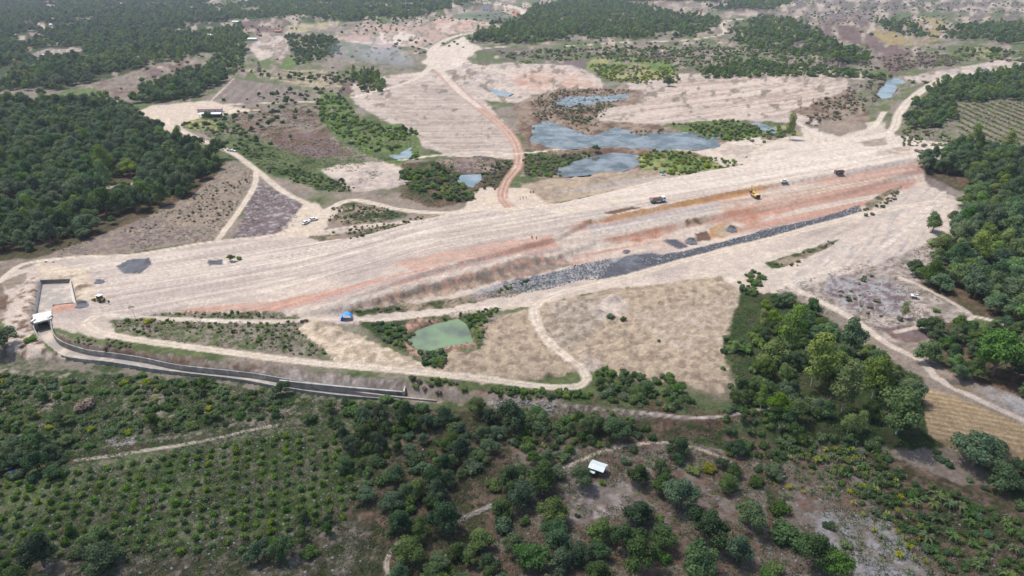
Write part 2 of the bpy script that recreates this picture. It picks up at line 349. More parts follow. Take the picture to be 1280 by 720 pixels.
def put(P, a, b=None, n=None, c=0.5, sft=0.16, edge=2.0, rag=6.0, alpha=1.0, lb=None, world=False):
    """paint polygon P (photo px) with soil colour a mottled with b where noise n exceeds c"""
    Pw = P if world else wpoly(P)
    reach = (edge+rag+2)*mp
    s = sdist(Pw, x, y, float(np.max(mp[(x > Pw[:,0].min()-50) & (x < Pw[:,0].max()+50) & (y > Pw[:,1].min()-50) & (y < Pw[:,1].max()+50)], initial=0.3))*(edge+rag+2))
    k = sst(-edge, edge, s/mp+(scr-0.5)*2*rag)*alpha
    c3 = C[a][None, :]*np.ones((x.size, 1)) if b is None else mixc(a, b, thr(n if n is not None else n1, c, sft))
    colr[:] = colr*(1-k[:, None])+c3*k[:, None]
    if lb is not None: lab[k > 0.5] = lb
    return k
def road(P, wpx, a='sand', b='cream', lb=1, edge=0.8, rag=1.0, ruts=True, alpha=0.95):
    Pw = smooth_line(wpoly(P)); px = np.array([Wp_[1] for Wp_ in Pw]); 
    d = ldist(Pw, x, y, 60)
    k = sst(edge, -edge, (d/mp-wpx/2)+(scr-0.5)*2*rag)*alpha
    c3 = mixc(a, b, thr(n1, 0.5, 0.15))
    if ruts:
        q = d/(wpx*mp/2); rr = np.exp(-((q-0.42)/0.15)**2)*(0.35+0.3*n1)
        if a == 'track': c3 = 0.5*c3+0.5*C['sand']
        c3 = c3+(C['hot']-c3)*rr[:, None]; c3 = c3*(1-0.16*np.exp(-(q/0.14)**2)-0.14*np.exp(-((q-0.95)/0.2)**2))[:, None]
    colr[:] = colr*(1-k[:, None])+c3*k[:, None]
    if lb is not None: lab[k > 0.5] = lb
# --- far and upper ground
n7 = 0.5+1.3*(0.5*fbm(U.ravel()/26, V.ravel()/7, 201, 4)+0.5*n3-0.5)
put([(-700,-33),(2000,-33),(2000,130),(-700,130)], 'litter', 'grass', n7, 0.48, 0.12)
put([(840,-20),(1300,-20),(1300,30),(1180,30),(1100,20),(1050,45),(960,22),(900,10)], 'purple', 'grass', n7, 0.55)
put([(780,2),(850,0),(890,15),(850,18),(790,14)], 'redsoil','litter', n1)
put([(1000,40),(1060,20),(1110,35),(1130,60),(1180,75),(1160,82),(1110,95),(1090,60)], 'purple', 'brown', n1)
put([(1080,38),(1120,34),(1150,20),(1185,25),(1175,50),(1150,57),(1110,56)], 'straw', 'yel', n1, 0.55)
put([(1210,60),(1240,58),(1245,68),(1225,75),(1208,68)], 'yel', 'grass', n1)
put([(960,10),(1130,12),(1110,25),(1010,22)], 'purple', 'litter', n1)
put([(-60,118),(-60,-10),(230,-10),(300,40),(240,72),(110,105)], 'floor', 'gdark', n1)
put([(30,70),(60,60),(105,62),(80,72),(45,76)], 'litterl', 'litter', n1)
put([(50,126),(110,108),(185,82),(232,72),(264,82),(215,97),(190,115),(155,132),(120,132)], 'litter', 'brown', n1, 0.55)
put([(50,126),(110,108),(135,118),(125,132),(85,131)], 'gbright', 'grass', n1)
put([(180,90),(230,74),(262,82),(220,97),(190,98)], 'brown', 'purple', n1)
put([(255,128),(290,98),(345,105),(400,120),(350,128),(300,130)], 'litter', 'purple', n1, .6)
put([(280,20),(330,12),(560,-6),(620,2),(560,20),(430,28),(330,30)], 'gdark', 'grass', n1)
put([(300,28),(360,22),(362,40),(310,42)], 'purple', 'brown', n1, edge=1, rag=2)
put([(358,32),(425,27),(422,33),(380,40),(356,40)], 'yel', 'tan', n1, edge=1, rag=2)
put([(440,22),(490,13),(500,20),(460,30)], 'gbright','grass', n1)
put([(368,46),(402,45),(398,57),(372,54)], 'yel','straw', n1, edge=1, rag=2)
put([(310,60),(330,44),(357,45),(362,65),(325,76)], 'sand', 'litterl', n1, edge=1, rag=2)
put([(325,76),(365,66),(376,72),(372,85),(345,88)], 'gbright', 'grass', n1, edge=1, rag=2)
put([(300,85),(420,88),(430,110),(400,112),(330,98)], 'tan', 'grass', n1, 0.5)
put([(420,45),(450,30),(540,30),(560,45),(545,55),(480,60),(430,52)], 'pink', 'litterl', n1, .5)
put([(470,40),(500,38),(530,48),(510,56),(478,54)], 'sand', 'sandw', n1)
put([(440,62),(540,56),(550,68),(540,95),(500,98),(445,90)], 'litter', 'grass', n1, .52)
put([(430,105),(450,100),(460,115),(445,120),(420,115)], 'purple','brown', n1)
put([(535,30),(560,16),(590,6),(640,6),(672,16),(655,28),(615,35),(560,44)], 'pink', 'sand', n1)
put([(572,12),(595,7),(618,8),(630,12),(622,18),(600,16)], 'brown', 'grey', n1, edge=1, rag=1)
put([(632,12),(655,14),(650,22),(640,30),(630,22)], 'rust', 'pink', n1, edge=1, rag=2)
put([(560,60),(590,60),(700,62),(760,60),(900,60),(1000,50),(1080,80),(1000,95),(860,98),(700,85),(600,80)], 'grass', 'purple', n7, .52)
put([(740,72),(790,70),(850,82),(840,100),(760,98),(730,85)], 'gbright', 'yel', n7, .5)
put([(845,65),(960,55),(1020,75),(960,85),(850,80)], 'grass', 'litter', n7, .5)
put([(540,76),(600,82),(640,78),(720,82),(755,100),(750,115),(690,120),(650,130),(560,120)], 'sand', 'litterl', n1)
put([(630,90),(700,86),(740,98),(750,112),(690,118),(650,112)], 'sand', 'pink', n1)
# scraped fields with curving bulldozer tracks
cx, cy = Wz(620, 30, 0); r1 = np.hypot(x-cx, y-cy); th = np.arctan2(y-cy, x-cx)
arc = fbm(r1/4.5, th*14, 131, 4); arc2 = fbm(r1/1.8+3*n3, th*9, 141, 3)
put([(440,105),(480,95),(545,88),(600,120),(640,165),(655,190),(640,200),(560,195),(520,180),(500,160),(440,130)], 'litterl', 'sand', arc2, .5, .25)
kk = put([(460,120),(540,100),(600,130),(640,180),(560,190),(510,160)], 'dry', 'litterl', arc2, .5, .2, alpha=.45)
strp = 0.55*fbm((x*.87+y*.5)/90, (-x*.5+y*.87)/6+0.6*n3, 156, 3)+0.45*fbm((x*.87+y*.5)/60, (-x*.5+y*.87)/2.6+0.5*n3, 157, 3)
cx2, cy2 = Wz(1010, 60, 0); r2 = np.hypot(x-cx2, y-cy2); th2 = np.arctan2(y-cy2, x-cx2)
arc3 = fbm(r2/4+8*n3, th2*18, 151, 4)
put([(735,135),(780,105),(850,92),(940,90),(1000,83),(1060,85),(1090,98),(1060,110),(1075,150),(1050,160),(1010,155),(930,150),(840,158),(760,160)], 'litterl', 'sand', strp, .5, .25)
put([(780,120),(860,100),(980,95),(1050,110),(1000,140),(880,145),(790,150)], 'pink', 'sandw', strp, .5, .25, alpha=.35)
put([(740,135),(850,95),(1000,86),(1085,98),(1060,150),(930,150),(760,158)], 'dry', None, alpha=1) if False else None
arc4 = strp
put([(745,138),(850,98),(1000,88),(1080,100),(1060,148),(930,148),(765,156)], 'dry', 'sand', arc4, .46, .1, alpha=.42)
put([(985,140),(1040,120),(1060,110),(1085,115),(1090,150),(1060,158)], 'dry', 'brown', n1)
put([(1060,100),(1150,100),(1140,120),(1090,150),(1075,130)], 'litter', 'grass', n1)
put([(1130,98),(1230,78),(1290,70),(1290,85),(1200,95),(1150,105)], 'sand', 'litterl', n1)
put([(1125,135),(1165,112),(1290,90),(1290,215),(1200,190),(1150,180),(1120,165)], 'grass', 'litter', n1)
# hill orchard rows
hr_ = wpoly([(1195,140),(1290,185)]); hr_ = hr_[1]-hr_[0]; hr_ /= np.linalg.norm(hr_); row = np.sin((-x*hr_[1]+y*hr_[0])*2*math.pi/8.0+2*n3)
k = put([(1190,130),(1290,122),(1290,190),(1230,185),(1192,160)], 'litter', 'grass', 0.5+0.35*row, .5, .2)
k = put([(1190,180),(1290,185),(1290,215),(1220,200)], 'grass', 'litter', 0.5+0.35*row, .5, .2)
row2 = np.sin((x+0.15*y)/1.7)
put([(258,128),(292,99),(345,105),(400,120),(350,127),(300,129)], 'litter', 'purple', 0.5+0.3*row2, .5, .3, alpha=.5, edge=1, rag=2)
# around the ponds
put([(640,130),(700,110),(800,112),(800,130),(760,135),(735,150),(900,160),(935,180),(930,200),(800,212),(690,225),(650,220),(655,180)], 'dry', 'brown', n1, .5)
put([(655,185),(700,195),(740,190),(690,220),(655,222)], 'grass', 'gdark', n1)
put([(795,196),(850,192),(900,198),(935,208),(900,216),(860,222),(800,212)], 'gbright', 'yel', n1, .55)
put([(830,155),(900,150),(960,158),(990,165),(960,185),(900,175),(850,165)], 'gbright', 'grass', n1)
put([(650,230),(700,222),(790,212),(840,216),(830,228),(740,245),(660,262)], 'tan', 'dry', n1)
# middle left fields
put([(225,155),(300,150),(330,132),(400,130),(420,150),(480,190),(500,205),(440,240),(400,240),(330,210),(280,180)], 'grass', 'litter', n3, .5)
put([(300,135),(400,132),(400,150),(420,175),(440,195),(380,195),(330,175),(290,155)], 'litter', 'brown', n1, .5)
put([(340,170),(400,165),(430,190),(390,200),(350,190)], 'purple', 'brown', n1)
put([(400,115),(430,120),(450,150),(505,165),(530,195),(500,205),(460,195),(420,170),(398,150)], 'gbright', 'gdark', n1, .55)
put([(440,160),(500,155),(525,175),(530,198),(470,198)], 'gbright', 'grass', n1)
put([(220,150),(260,148),(285,158),(270,165),(230,162)], 'yel', 'gbright', n1)
put([(265,185),(330,215),(400,238),(440,235),(420,205),(360,190),(300,170)], 'gdark', 'grass', n1, .45)
put([(400,212),(430,205),(480,202),(510,212),(515,228),(490,236),(440,240),(420,225)], 'sand', 'litterl', n1)
put([(500,205),(545,200),(600,195),(640,200),(636,232),(600,250),(540,260),(500,245),(510,225)], 'gdark', 'brown', n1, .5)
put([(545,200),(600,196),(635,205),(620,215),(570,215)], 'dry', 'purple', n1)
put([(410,258),(450,253),(500,262),(512,270),(480,278),(430,282),(405,275)], 'gdark', 'dry', n1, .5)
# left scrub
put([(-60,330),(50,322),(100,300),(190,268),(240,245),(285,205),(312,212),(318,232),(300,260),(272,298),(170,315),(60,328)], 'litter', 'dry', n2, .52)
put([(60,320),(140,290),(190,270),(240,290),(270,298),(150,315)], 'purple', 'litter', n2, .5, alpha=.6)
put([(290,300),(322,228),(350,235),(380,255),(370,280),(340,297)], 'purple', 'greyl', n2, .62)
put([(-60,335),(40,328),(60,345),(30,360),(0,400),(-60,400)], 'litter', 'brown', n1)
put([(-60,130),(50,128),(150,135),(225,175),(285,205),(240,245),(140,288),(50,322),(-60,330)], 'floor', 'brown', n8, .55)
put([(103,226),(130,225),(150,232),(176,226),(150,239),(118,235)], 'sand','litterl', n1)
# works platform: sand
put([(0,345),(60,325),(160,318),(280,300),(400,290),(560,268),(640,262),(760,245),(930,208),(1060,190),(1190,178),(1205,215),(1200,240),(1190,290),(1100,330),(1000,360),(940,375),(900,350),(760,362),(650,385),(560,395),(480,400),(440,405),(330,400),(200,400),(150,410),(130,425),(60,420),(70,395),(20,400)], 'sand', 'litterl', n7s, .55, .3)
put([(60,330),(160,322),(330,300),(500,282),(640,265),(820,236),(1000,205),(1180,186),(1180,200),(950,238),(735,276),(560,320),(400,352),(220,384),(130,400),(100,370)], 'litterl', 'sandw', st1, .5, .16, alpha=.55, lb=2)
put([(620,265),(700,255),(820,228),(930,212),(1180,186),(1180,196),(960,228),(800,250),(700,268)], 'sandw', 'sand', st1, .5, .12, alpha=.85, lb=2)
put([(860,232),(1000,208),(1150,190),(1150,196),(1000,216),(880,236)], 'sandw', None, alpha=.9, rag=2)
put([(690,240),(800,222),(900,212),(870,222),(760,238)], 'greyl', 'sand', st1, .5, alpha=.6)
# pink bench
put([(216,388),(330,378),(460,352),(570,330),(690,296),(712,300),(700,316),(640,322),(560,342),(420,376),(330,390),(240,391)], 'pink', 'litterl', st1, .62, .1, lb=2)
put([(490,330),(640,300),(700,294),(690,308),(600,326),(520,340)], 'pink', 'rust', st1, .62, .1, alpha=.6)
put([(330,396),(440,374),(560,343),(655,316),(650,322),(560,350),(450,383),(345,398)], 'sand', 'sandw', n1, edge=1, rag=2)
# bare slope face
put([(430,384),(560,348),(650,322),(700,318),(720,332),(660,346),(600,356),(560,368),(480,382)], 'pink', 'litter', n2, .5, lb=2)
put([(440,386),(560,355),(640,335),(640,345),(560,368),(480,382)], 'tan', 'brown', n2, .58, alpha=.6)
# right half of the face
put([(690,300),(735,278),(950,238),(1180,200),(1130,240),(1075,262),(900,296),(830,310),(760,325),(720,330)], 'sand', 'pink', st2, .55, .12, lb=2)
put([(735,280),(900,252),(900,268),(800,284),(740,292)], 'greyl', 'sand', st1, .6, alpha=.7)
put([(755,300),(800,288),(845,280),(845,290),(810,300),(770,304)], 'pink', 'rust', n1, .6, alpha=.9, rag=3)
put([(900,262),(950,252),(1000,245),(990,262),(940,282),(910,275)], 'pink', 'rust', n1, .62, alpha=.7)
put([(950,248),(1050,230),(1130,212),(1160,205),(1100,230),(1000,252),(950,262)], 'pink', 'cream', st1, .5, alpha=.7)
put([(728,277),(760,270),(950,232),(985,226),(940,242),(830,263),(760,278)], 'gold', 'rust', n1, .6, edge=1, rag=3)
put([(755,266),(790,258),(800,260),(765,268)], 'brown', None, edge=1, rag=2)
put([(885,285),(910,278),(925,285),(905,298),(890,296)], 'gold', 'tan', n1, edge=1, rag=2)
put([(868,292),(885,288),(888,300),(872,302)], 'brown', None, edge=1, rag=2)
put([(853,275),(880,270),(895,272),(880,280),(858,281)], 'brown', 'tan', n2, .5, edge=1, rag=2)
put([(828,300),(845,298),(860,308),(850,312)], 'gravel', None, edge=1, rag=2)
# rock toe
put([(640,350),(700,338),(760,324),(800,318),(765,340),(720,350),(650,366),(600,372),(570,376),(600,362)], 'greyl', 'grey', n2, .5, edge=1, rag=2)
put([(764,330),(785,319),(815,316),(845,322),(835,333),(800,343),(765,346),(745,350)], 'gravel', 'grey', n1, .6, edge=1, rag=2)
RIP = [(790,326),(830,318),(862,312),(900,303),(960,287),(1010,276),(1060,262),(1074,257),(1077,264),(1040,276),(980,292),(900,310),(850,326),(810,332)]
put(RIP, 'gravel', None, edge=1, rag=1.5)
# toe greenery
put([(430,390),(520,378),(600,368),(690,352),(640,368),(560,385),(450,395)], 'gdark', 'dry', n1, .5, edge=1.5, rag=4)
# borrow field with dumped soil
put([(540,462),(560,440),(598,440),(605,408),(660,385),(760,362),(900,345),(935,370),(950,420),(905,440),(915,480),(900,495),(850,478),(800,478),(750,460),(700,470),(600,480)], 'dry', 'tan', n2, .45, .12)
put([(690,380),(740,370),(780,375),(740,420),(700,440),(680,410)], 'litter', 'greyl', n2, .55, alpha=.35)
put([(780,390),(930,365),(940,430),(850,440)], 'tan', 'litterl', n2, .55, alpha=.5)
put([(740,385),(765,368),(785,378),(780,392),(750,400)], 'litterl', 'sand', n1)
put([(730,440),(750,450),(748,465),(728,462)], 'litterl', None, alpha=.6)
put([(355,402),(400,398),(450,420),(520,450),(545,464),(480,466),(420,455),(390,430)], 'tan', 'cream', n2, .5, .15)
put([(135,400),(200,392),(330,390),(385,398),(370,412),(395,430),(415,448),(330,440),(200,428),(150,418)], 'grass', 'litter', n2, .48)
put([(450,402),(500,395),(520,408),(500,430),(470,425)], 'gdark', 'purple', n1)
put([(507,400),(530,398),(590,398),(600,435),(560,440),(520,445),(505,430)], 'redsoil', 'pink', n8, .5)
put([(575,400),(600,392),(625,385),(600,402),(605,430),(598,436)], 'gdark', 'grass', n1)
# right side track land
put([(940,375),(1000,350),(1100,322),(1160,300),(1195,300),(1180,325),(1145,345),(1160,365),(1220,395),(1170,405),(1120,430),(1060,400),(1000,370)], 'litter', 'litterl', n2, .5)
put([(960,325),(1060,290),(1120,250),(1170,230),(1205,240),(1195,290),(1100,330),(990,362)], 'sand', 'greyl', fbm((x*.6+y*.8)/20, (-x*.8+y*.6)/1.5, 161, 4), .62, .25, alpha=.8)
put([(1080,255),(1110,238),(1130,232),(1100,252),(1085,268)], 'gdark', 'dry', n1, edge=1, rag=2)
put([(950,330),(1000,315),(1050,298),(1040,308),(990,330),(960,338)], 'dry', 'gdark', n1, .5, edge=1, rag=3)
put([(1040,345),(1110,350),(1140,370),(1125,395),(1060,385),(1030,365)], 'greyl', 'purple', n2, .5)
put([(1100,410),(1180,405),(1190,412),(1150,428),(1120,425)], 'brown', 'purple', n1)
put([(1160,470),(1230,480),(1290,505),(1290,540),(1220,500)], 'greyl', 'litter', n1)
put([(1155,215),(1200,215),(1210,240),(1200,250),(1160,232)], 'litter', 'purple', n1)
# right forest floor
put([(1150,205),(1300,190),(1300,420),(1220,395),(1160,365),(1180,325),(1200,290),(1212,245)], 'floor', 'brown', n8, .55)
put([(1150,440),(1180,400),(1290,420),(1290,500),(1190,465)], 'floor', 'brown', n8, .55)
# lower land
LOW = [(-700,448),(60,452),(130,462),(240,476),(350,496),(500,510),(640,512),(760,516),(900,540),(1060,560),(1160,600),(2000,700),(2000,1300),(-700,1300)]
put(LOW, 'redsoil', 'gdark', n8, .47)
put([(380,512),(640,512),(760,518),(900,545),(720,560),(660,600),(600,735),(480,735),(440,650),(440,590)], 'floor', 'redsoil', n8, .54)
put([(-60,655),(100,655),(300,665),(450,645),(500,735),(-60,735)], 'floor', 'litter', n8, .54)
put([(-60,655),(120,655),(250,665),(400,645),(440,655),(330,695),(-60,705)], 'gdark', 'litter', n8, .54, alpha=.8)
put([(600,486),(760,490),(900,510),(1000,520),(900,540),(760,520),(600,510)], 'grass', 'brown', n1)
put([(905,430),(930,360),(1010,380),(1090,440),(1150,470),(1180,560),(1080,560),(940,530)], 'gdark', 'floor', n1)
put([(-60,455),(200,462),(360,488),(520,512),(500,530),(330,532),(100,570),(-60,600)], 'gdark', 'litter', n8, .52)
put([(-60,600),(95,580),(330,536),(470,525),(500,545),(460,600),(400,650),(250,680),(-60,690)], 'gdark', 'litter', n8, .54)
put([(-60,600),(95,580),(330,536),(470,525),(500,545),(460,600),(400,650),(250,680),(-60,690)], 'gbright', 'grass', n1, .5, alpha=.45)
put([(10,610),(170,590),(200,610),(120,640),(0,650)], 'gbright', 'grass', n1, .5, alpha=.7)
put([(640,560),(760,556),(860,552),(950,575),(960,640),(1000,730),(560,730),(640,660)], 'redsoil', 'litter', n2, .5)
put([(720,605),(780,600),(800,620),(770,650),(700,650)], 'litter', 'litterl', n2, .6)
put([(700,585),(725,605),(720,620),(700,612)], 'grey', 'litter', n1)
put([(1000,560),(1080,570),(1100,600),(1180,660),(1230,735),(980,735),(970,640),(975,590)], 'litter', 'redsoil', n2, .5)
put([(1010,640),(1110,640),(1170,735),(1040,735)], 'greyl', 'litter', n2, .5, .15)
put([(1080,545),(1160,590),(1290,640),(1290,735),(1200,735),(1100,640)], 'floor', 'redsoil', n8, .53)
put([(130,548),(170,545),(172,556),(140,562)], 'litterl', 'litter', n2)
row3 = np.sin((x*.35+y*.94)*2.6)
put([(1150,485),(1180,490),(1290,535),(1290,590),(1240,585),(1160,545)], 'straw', 'tan', 0.5+.25*row3, .55, .3, edge=1, rag=2)
put([(630,505),(740,508),(860,522),(980,520),(900,536),(760,524),(640,518)], 'litter', 'brown', n1, alpha=.8)
put([(610,500),(690,500),(700,515),(670,520),(620,512)], 'litterl', 'litter', n2, .5)
put([(350,462),(500,476),(500,492),(350,478),(250,462)], 'greyl', 'litter', fbm(x/1.2, y/9, 171, 3), .5, alpha=.8, edge=1, rag=2)
put([(505,478),(560,480),(600,495),(560,498),(510,492)], 'dry', 'gdark', n2, .5)
put([(70,425),(100,430),(140,436),(225,446),(345,460),(500,477),(500,490),(345,475),(225,460),(140,450),(100,444)], 'litter', 'litterl', n8, .5, edge=1, rag=2)
put([(-60,432),(60,438),(130,452),(240,468),(350,486),(350,494),(240,478),(130,466),(-60,456)], 'litter', 'gdark', n8, .5)
put([(505,480),(600,490),(700,500),(690,508),(600,505),(510,500)], 'litterl', 'dry', n8, .5, alpha=.8)
# spillway surrounds
put([(20,360),(45,345),(50,390),(40,400),(60,436),(110,452),(60,450),(10,440),(0,400)], 'sand', 'brown', n2, .58)
put([(45,330),(110,335),(120,365),(95,385),(92,352),(50,350)], 'cream', 'redsoil', n1, .6)
put([(70,432),(130,432),(240,448),(345,460),(345,472),(240,462),(120,446)], 'litter', 'brown', n2, .5)
put([(66,378),(92,377),(96,386),(66,392)], 'pink', 'rust', n1, .7, edge=.7, rag=1)
put([(145,333),(160,325),(188,322),(190,330),(175,342),(155,342)], 'grey', 'gravel', n1, edge=.7, rag=2)
put([(258,326),(278,324),(280,331),(262,332)], 'grey', 'gravel', n1, edge=.7, rag=1.5)
put([(118,350),(130,349),(130,354),(120,354)], 'gravel', None, edge=.7, rag=1)
put([(95,377),(104,375),(110,378),(104,383),(96,383)], 'gravel', None, edge=.5, rag=.6)
for u, v, r in ((864,301,7),(914,286,6.5),(783,315,5)):
    put([(u-r, v), (u-r*.4, v-r*.6), (u+r*.6, v-r*.5), (u+r, v), (u+r*.4, v+r*.6), (u-r*.5, v+r*.6)], 'gravel', 'grey', n2, .6, edge=.5, rag=.8)
# strips of grass between tracks
put([(385,296),(440,290),(540,270),(575,267),(560,273),(450,295),(400,302)], 'gdark', 'dry', n1, .5, edge=1, rag=2)
put([(0,352),(35,340),(32,352),(10,362)], 'litter', 'dry', n1)
put([(335,300),(360,285),(372,262),(385,250),(410,262),(430,262),(410,275),(405,290),(385,294)], 'sand', 'cream', n1, .5)
put([(170,140),(190,132),(258,126),(290,132),(320,138),(290,142),(255,147),(225,155),(235,168),(215,166),(190,160),(180,150)], 'sand', 'cream', n1, .5, lb=1)
put([(600,235),(660,235),(690,262),(640,268),(560,268),(580,258)], 'sand', 'cream', n1, .5)
put([(540,62),(580,45),(600,60),(575,85),(545,90),(530,78)], 'sandw', 'sand', n1, .5)
put([(870,190),(930,172),(1000,166),(1060,172),(1110,168),(1190,180),(1185,200),(1000,206),(940,212),(900,206)], 'sand', 'sandw', n1, .5, .25)
put([(1000,160),(1060,160),(1100,150),(1110,165),(1060,178),(1010,178)], 'sandw', 'sand', n1, .5, .25, alpha=.8)
put([(870,178),(930,182),(980,185),(960,192),(900,194)], 'sand', 'dry', n1, .5, alpha=.7)
put([(955,160),(985,158),(1005,168),(985,176),(950,174)], 'yel', 'litter', n1, .5)
put([(1020,150),(1075,152),(1085,160),(1050,170),(1025,164)], 'litter', 'dry', n1, .5)
put([(1068,176),(1105,172),(1108,180),(1080,184)], 'litter', 'dry', n1, .5, alpha=.8)
put([(1100,186),(1150,184),(1140,192),(1095,196)], 'dry', 'sand', n1, .5, alpha=.7)
put([(905,190),(940,184),(955,190),(930,198)], 'dry', 'sand', n1, .5, alpha=.6)
# --- roads
road([(-30,372),(2,350),(30,330),(90,322),(170,318),(260,303),(330,296),(385,283),(400,270),(390,258),(352,238),(320,212),(288,190),(245,172),(215,155),(205,145)], 9, 'track', 'cream', rag=1.1)
road([(205,145),(225,134),(300,130),(395,127)], 4)
road([(205,145),(170,138),(155,137)], 4)
road([(262,128),(292,98)], 2, ruts=False)
road([(272,300),(300,262),(318,232),(320,215)], 8, 'track', 'cream', rag=1.1)
road([(400,268),(440,250),(500,262),(560,266),(620,258),(640,250)], 12, 'track', 'cream', rag=1.1)
road([(385,292),(450,282),(520,277),(560,268)], 6)
road([(640,262),(628,246),(634,225),(648,205),(645,180),(628,158),(600,135),(572,112),(548,88)], 13, 'haul', 'pink', rag=.6)
road([(600,135),(572,112),(548,84),(540,70)], 9, 'sandw', 'sand', rag=.6)
road([(640,250),(700,262),(780,250)], 14, 'sand', 'cream', ruts=False)
road([(548,78),(590,80),(640,95)], 6, 'sandw', 'sand')
road([(440,122),(480,112),(520,98),(540,80),(540,62),(570,45),(620,35),(655,20),(640,8),(600,3)], 9, 'track', 'sandw', rag=.6)
road([(545,65),(520,58),(480,55),(440,52)], 6, 'sandw', 'sand', ruts=False)
road([(570,68),(620,59),(700,58),(780,53),(860,50),(905,42),(902,32),(915,25),(960,22)], 5.5, 'track', 'sand', rag=.4)
road([(548,76),(580,65),(620,59)], 3.5)
road([(960,22),(1010,20),(1060,14),(1120,12)], 2.5, 'greyl','sand')
road([(1128,0),(1138,8)], 3, 'greyl','sand')
road([(500,200),(540,195),(600,190),(650,192),(740,184),(800,185),(870,190),(940,200),(1000,200)], 7, 'track', 'cream', rag=.5)
road([(1280,82),(1240,90),(1190,95),(1150,115),(1125,140),(1112,165),(1050,178),(990,172),(940,192)], 11, 'track', 'sandw', rag=.5)
road([(1112,165),(1125,185),(1150,188)], 10, 'sandw', 'sand')
road([(1050,175),(1090,160),(1105,140)], 7, 'track', 'sandw', rag=.5)
road([(990,150),(1040,175),(1100,190)], 8, 'sandw', 'sand')
road([(120,395),(108,405),(135,418),(210,430),(345,448),(430,457),(500,463),(600,473),(690,484),(730,478),(728,462),(700,440),(680,420),(668,395),(672,380),(700,366),(760,352),(860,325),(960,300),(1040,278),(1110,262),(1180,250)], 14, 'track', 'cream', rag=1.1)
road([(672,382),(640,382),(560,390),(480,400),(430,398),(330,402),(200,398),(120,392)], 10, 'sand', 'sandw')
road([(930,312),(985,355),(1060,395),(1110,430),(1150,450),(1175,475),(1220,498),(1290,530)], 11, 'track', 'litterl', rag=.7)
road([(1180,240),(1130,290),(1060,330),(990,352)], 7, 'sandw', 'litterl')
road([(1120,415),(1180,402),(1215,395),(1160,362),(1120,345)], 7, 'litterl', 'sand')
road([(1215,395),(1245,402),(1290,420)], 8, 'sand', 'litterl')
road([(95,575),(150,568),(250,552),(320,536),(345,532)], 6, 'litterl', 'sand', rag=.7)
road([(690,590),(720,578),(760,562),(820,553),(850,557),(880,563),(912,577)], 5.5, 'cream', 'sand', rag=.5)
road([(485,725),(484,700),(495,682),(500,676)], 7, 'cream', 'litterl', rag=.5)
road([(575,650),(600,638),(622,628)], 8, 'litterl', 'greyl')
road([(600,503),(700,506),(800,516),(880,522),(960,510)], 6, 'litter', 'litterl')
# single wheel and dozer tracks over the bare soil
tg = np.random.default_rng(21)
def tracks(n, P, du, dv, ln, bend, wid=0.9, al=0.3):
    Pw_ = np.array(P, float)
    for i in range(n):
        u0 = tg.uniform(Pw_[:, 0].min(), Pw_[:, 0].max()); f_ = (u0-Pw_[0, 0])/(Pw_[1, 0]-Pw_[0, 0]); lo = Pw_[0, 1]+f_*(Pw_[1, 1]-Pw_[0, 1]); hi = Pw_[3, 1]+f_*(Pw_[2, 1]-Pw_[3, 1])
        v0 = tg.uniform(lo, hi); L = ln*tg.uniform(.5, 1.3); b_ = bend*tg.normal(); q = np.linspace(-.5, .5, 7)
        pl = [(u0+du*L*k, v0+dv*L*k+b_*(k*k*4-1)*4) for k in q]
        d = ldist(wpoly(pl), x, y, 8); k = np.exp(-(d/wid)**2)*al*tg.uniform(.5, 1.2)*np.clip(n1*1.8-.2, 0, 1)*(colr[:, 0] > 0.22)
        c = C['hot'] if tg.random() < .5 else C['dry']*0.9
        colr[:] = colr+(c-colr)*k[:, None]
tracks(34, [(120,335),(640,262),(640,300),(120,400)], 1, -.14, 260, .8)
tracks(26, [(600,268),(1160,190),(1160,200),(600,300)], 1, -.17, 260, .8)
tracks(22, [(700,290),(1150,205),(1130,245),(720,325)], 1, -.17, 160, 1.2, al=.26)
tracks(24, [(940,330),(1190,225),(1190,300),(960,372)], 1, -.42, 150, 2.5)
tracks(22, [(740,110),(1080,92),(1070,150),(760,160)], 1, -.10, 140, 3.0, 1.6)
tracks(20, [(450,110),(600,125),(640,190),(520,180)], 1, .28, 90, 5.0, 1.3)
tracks(12, [(540,90),(740,95),(740,115),(560,120)], 1, .1, 80, 3.0, 1.6)
# rows in the lower-left plantation: soil between
# overall variation: fine soil grain
fine = (0.80+0.40*n4)*(0.88+0.24*n2)
n5 = fbm(U.ravel()/3.2, V.ravel()/1.7, 181, 3); n6 = fbm(U.ravel()/16, V.ravel()/7, 191, 3)
gr = np.where(lab == 2, 0.25, np.where((lab == 1) | (colr[:, 0] > 0.28), 0.5, 1.0))
colr *= np.where(lab == 2, 1+0.16*ruts, 1.0)[:, None]
open_ = (colr[:, 0] > 0.3) & (lab != 2); colr[open_] *= (1+0.07*ruts[open_])[:, None]
colr *= (1+gr*(fine*(0.78+0.44*n5)*(0.88+0.24*n6)-1))[:, None]
dmask = lab == 2
colr[dmask] *= (0.92+0.16*st1[dmask])[:, None]
rs = lab == 1
colr = np.clip(colr, 0.008, 0.8)

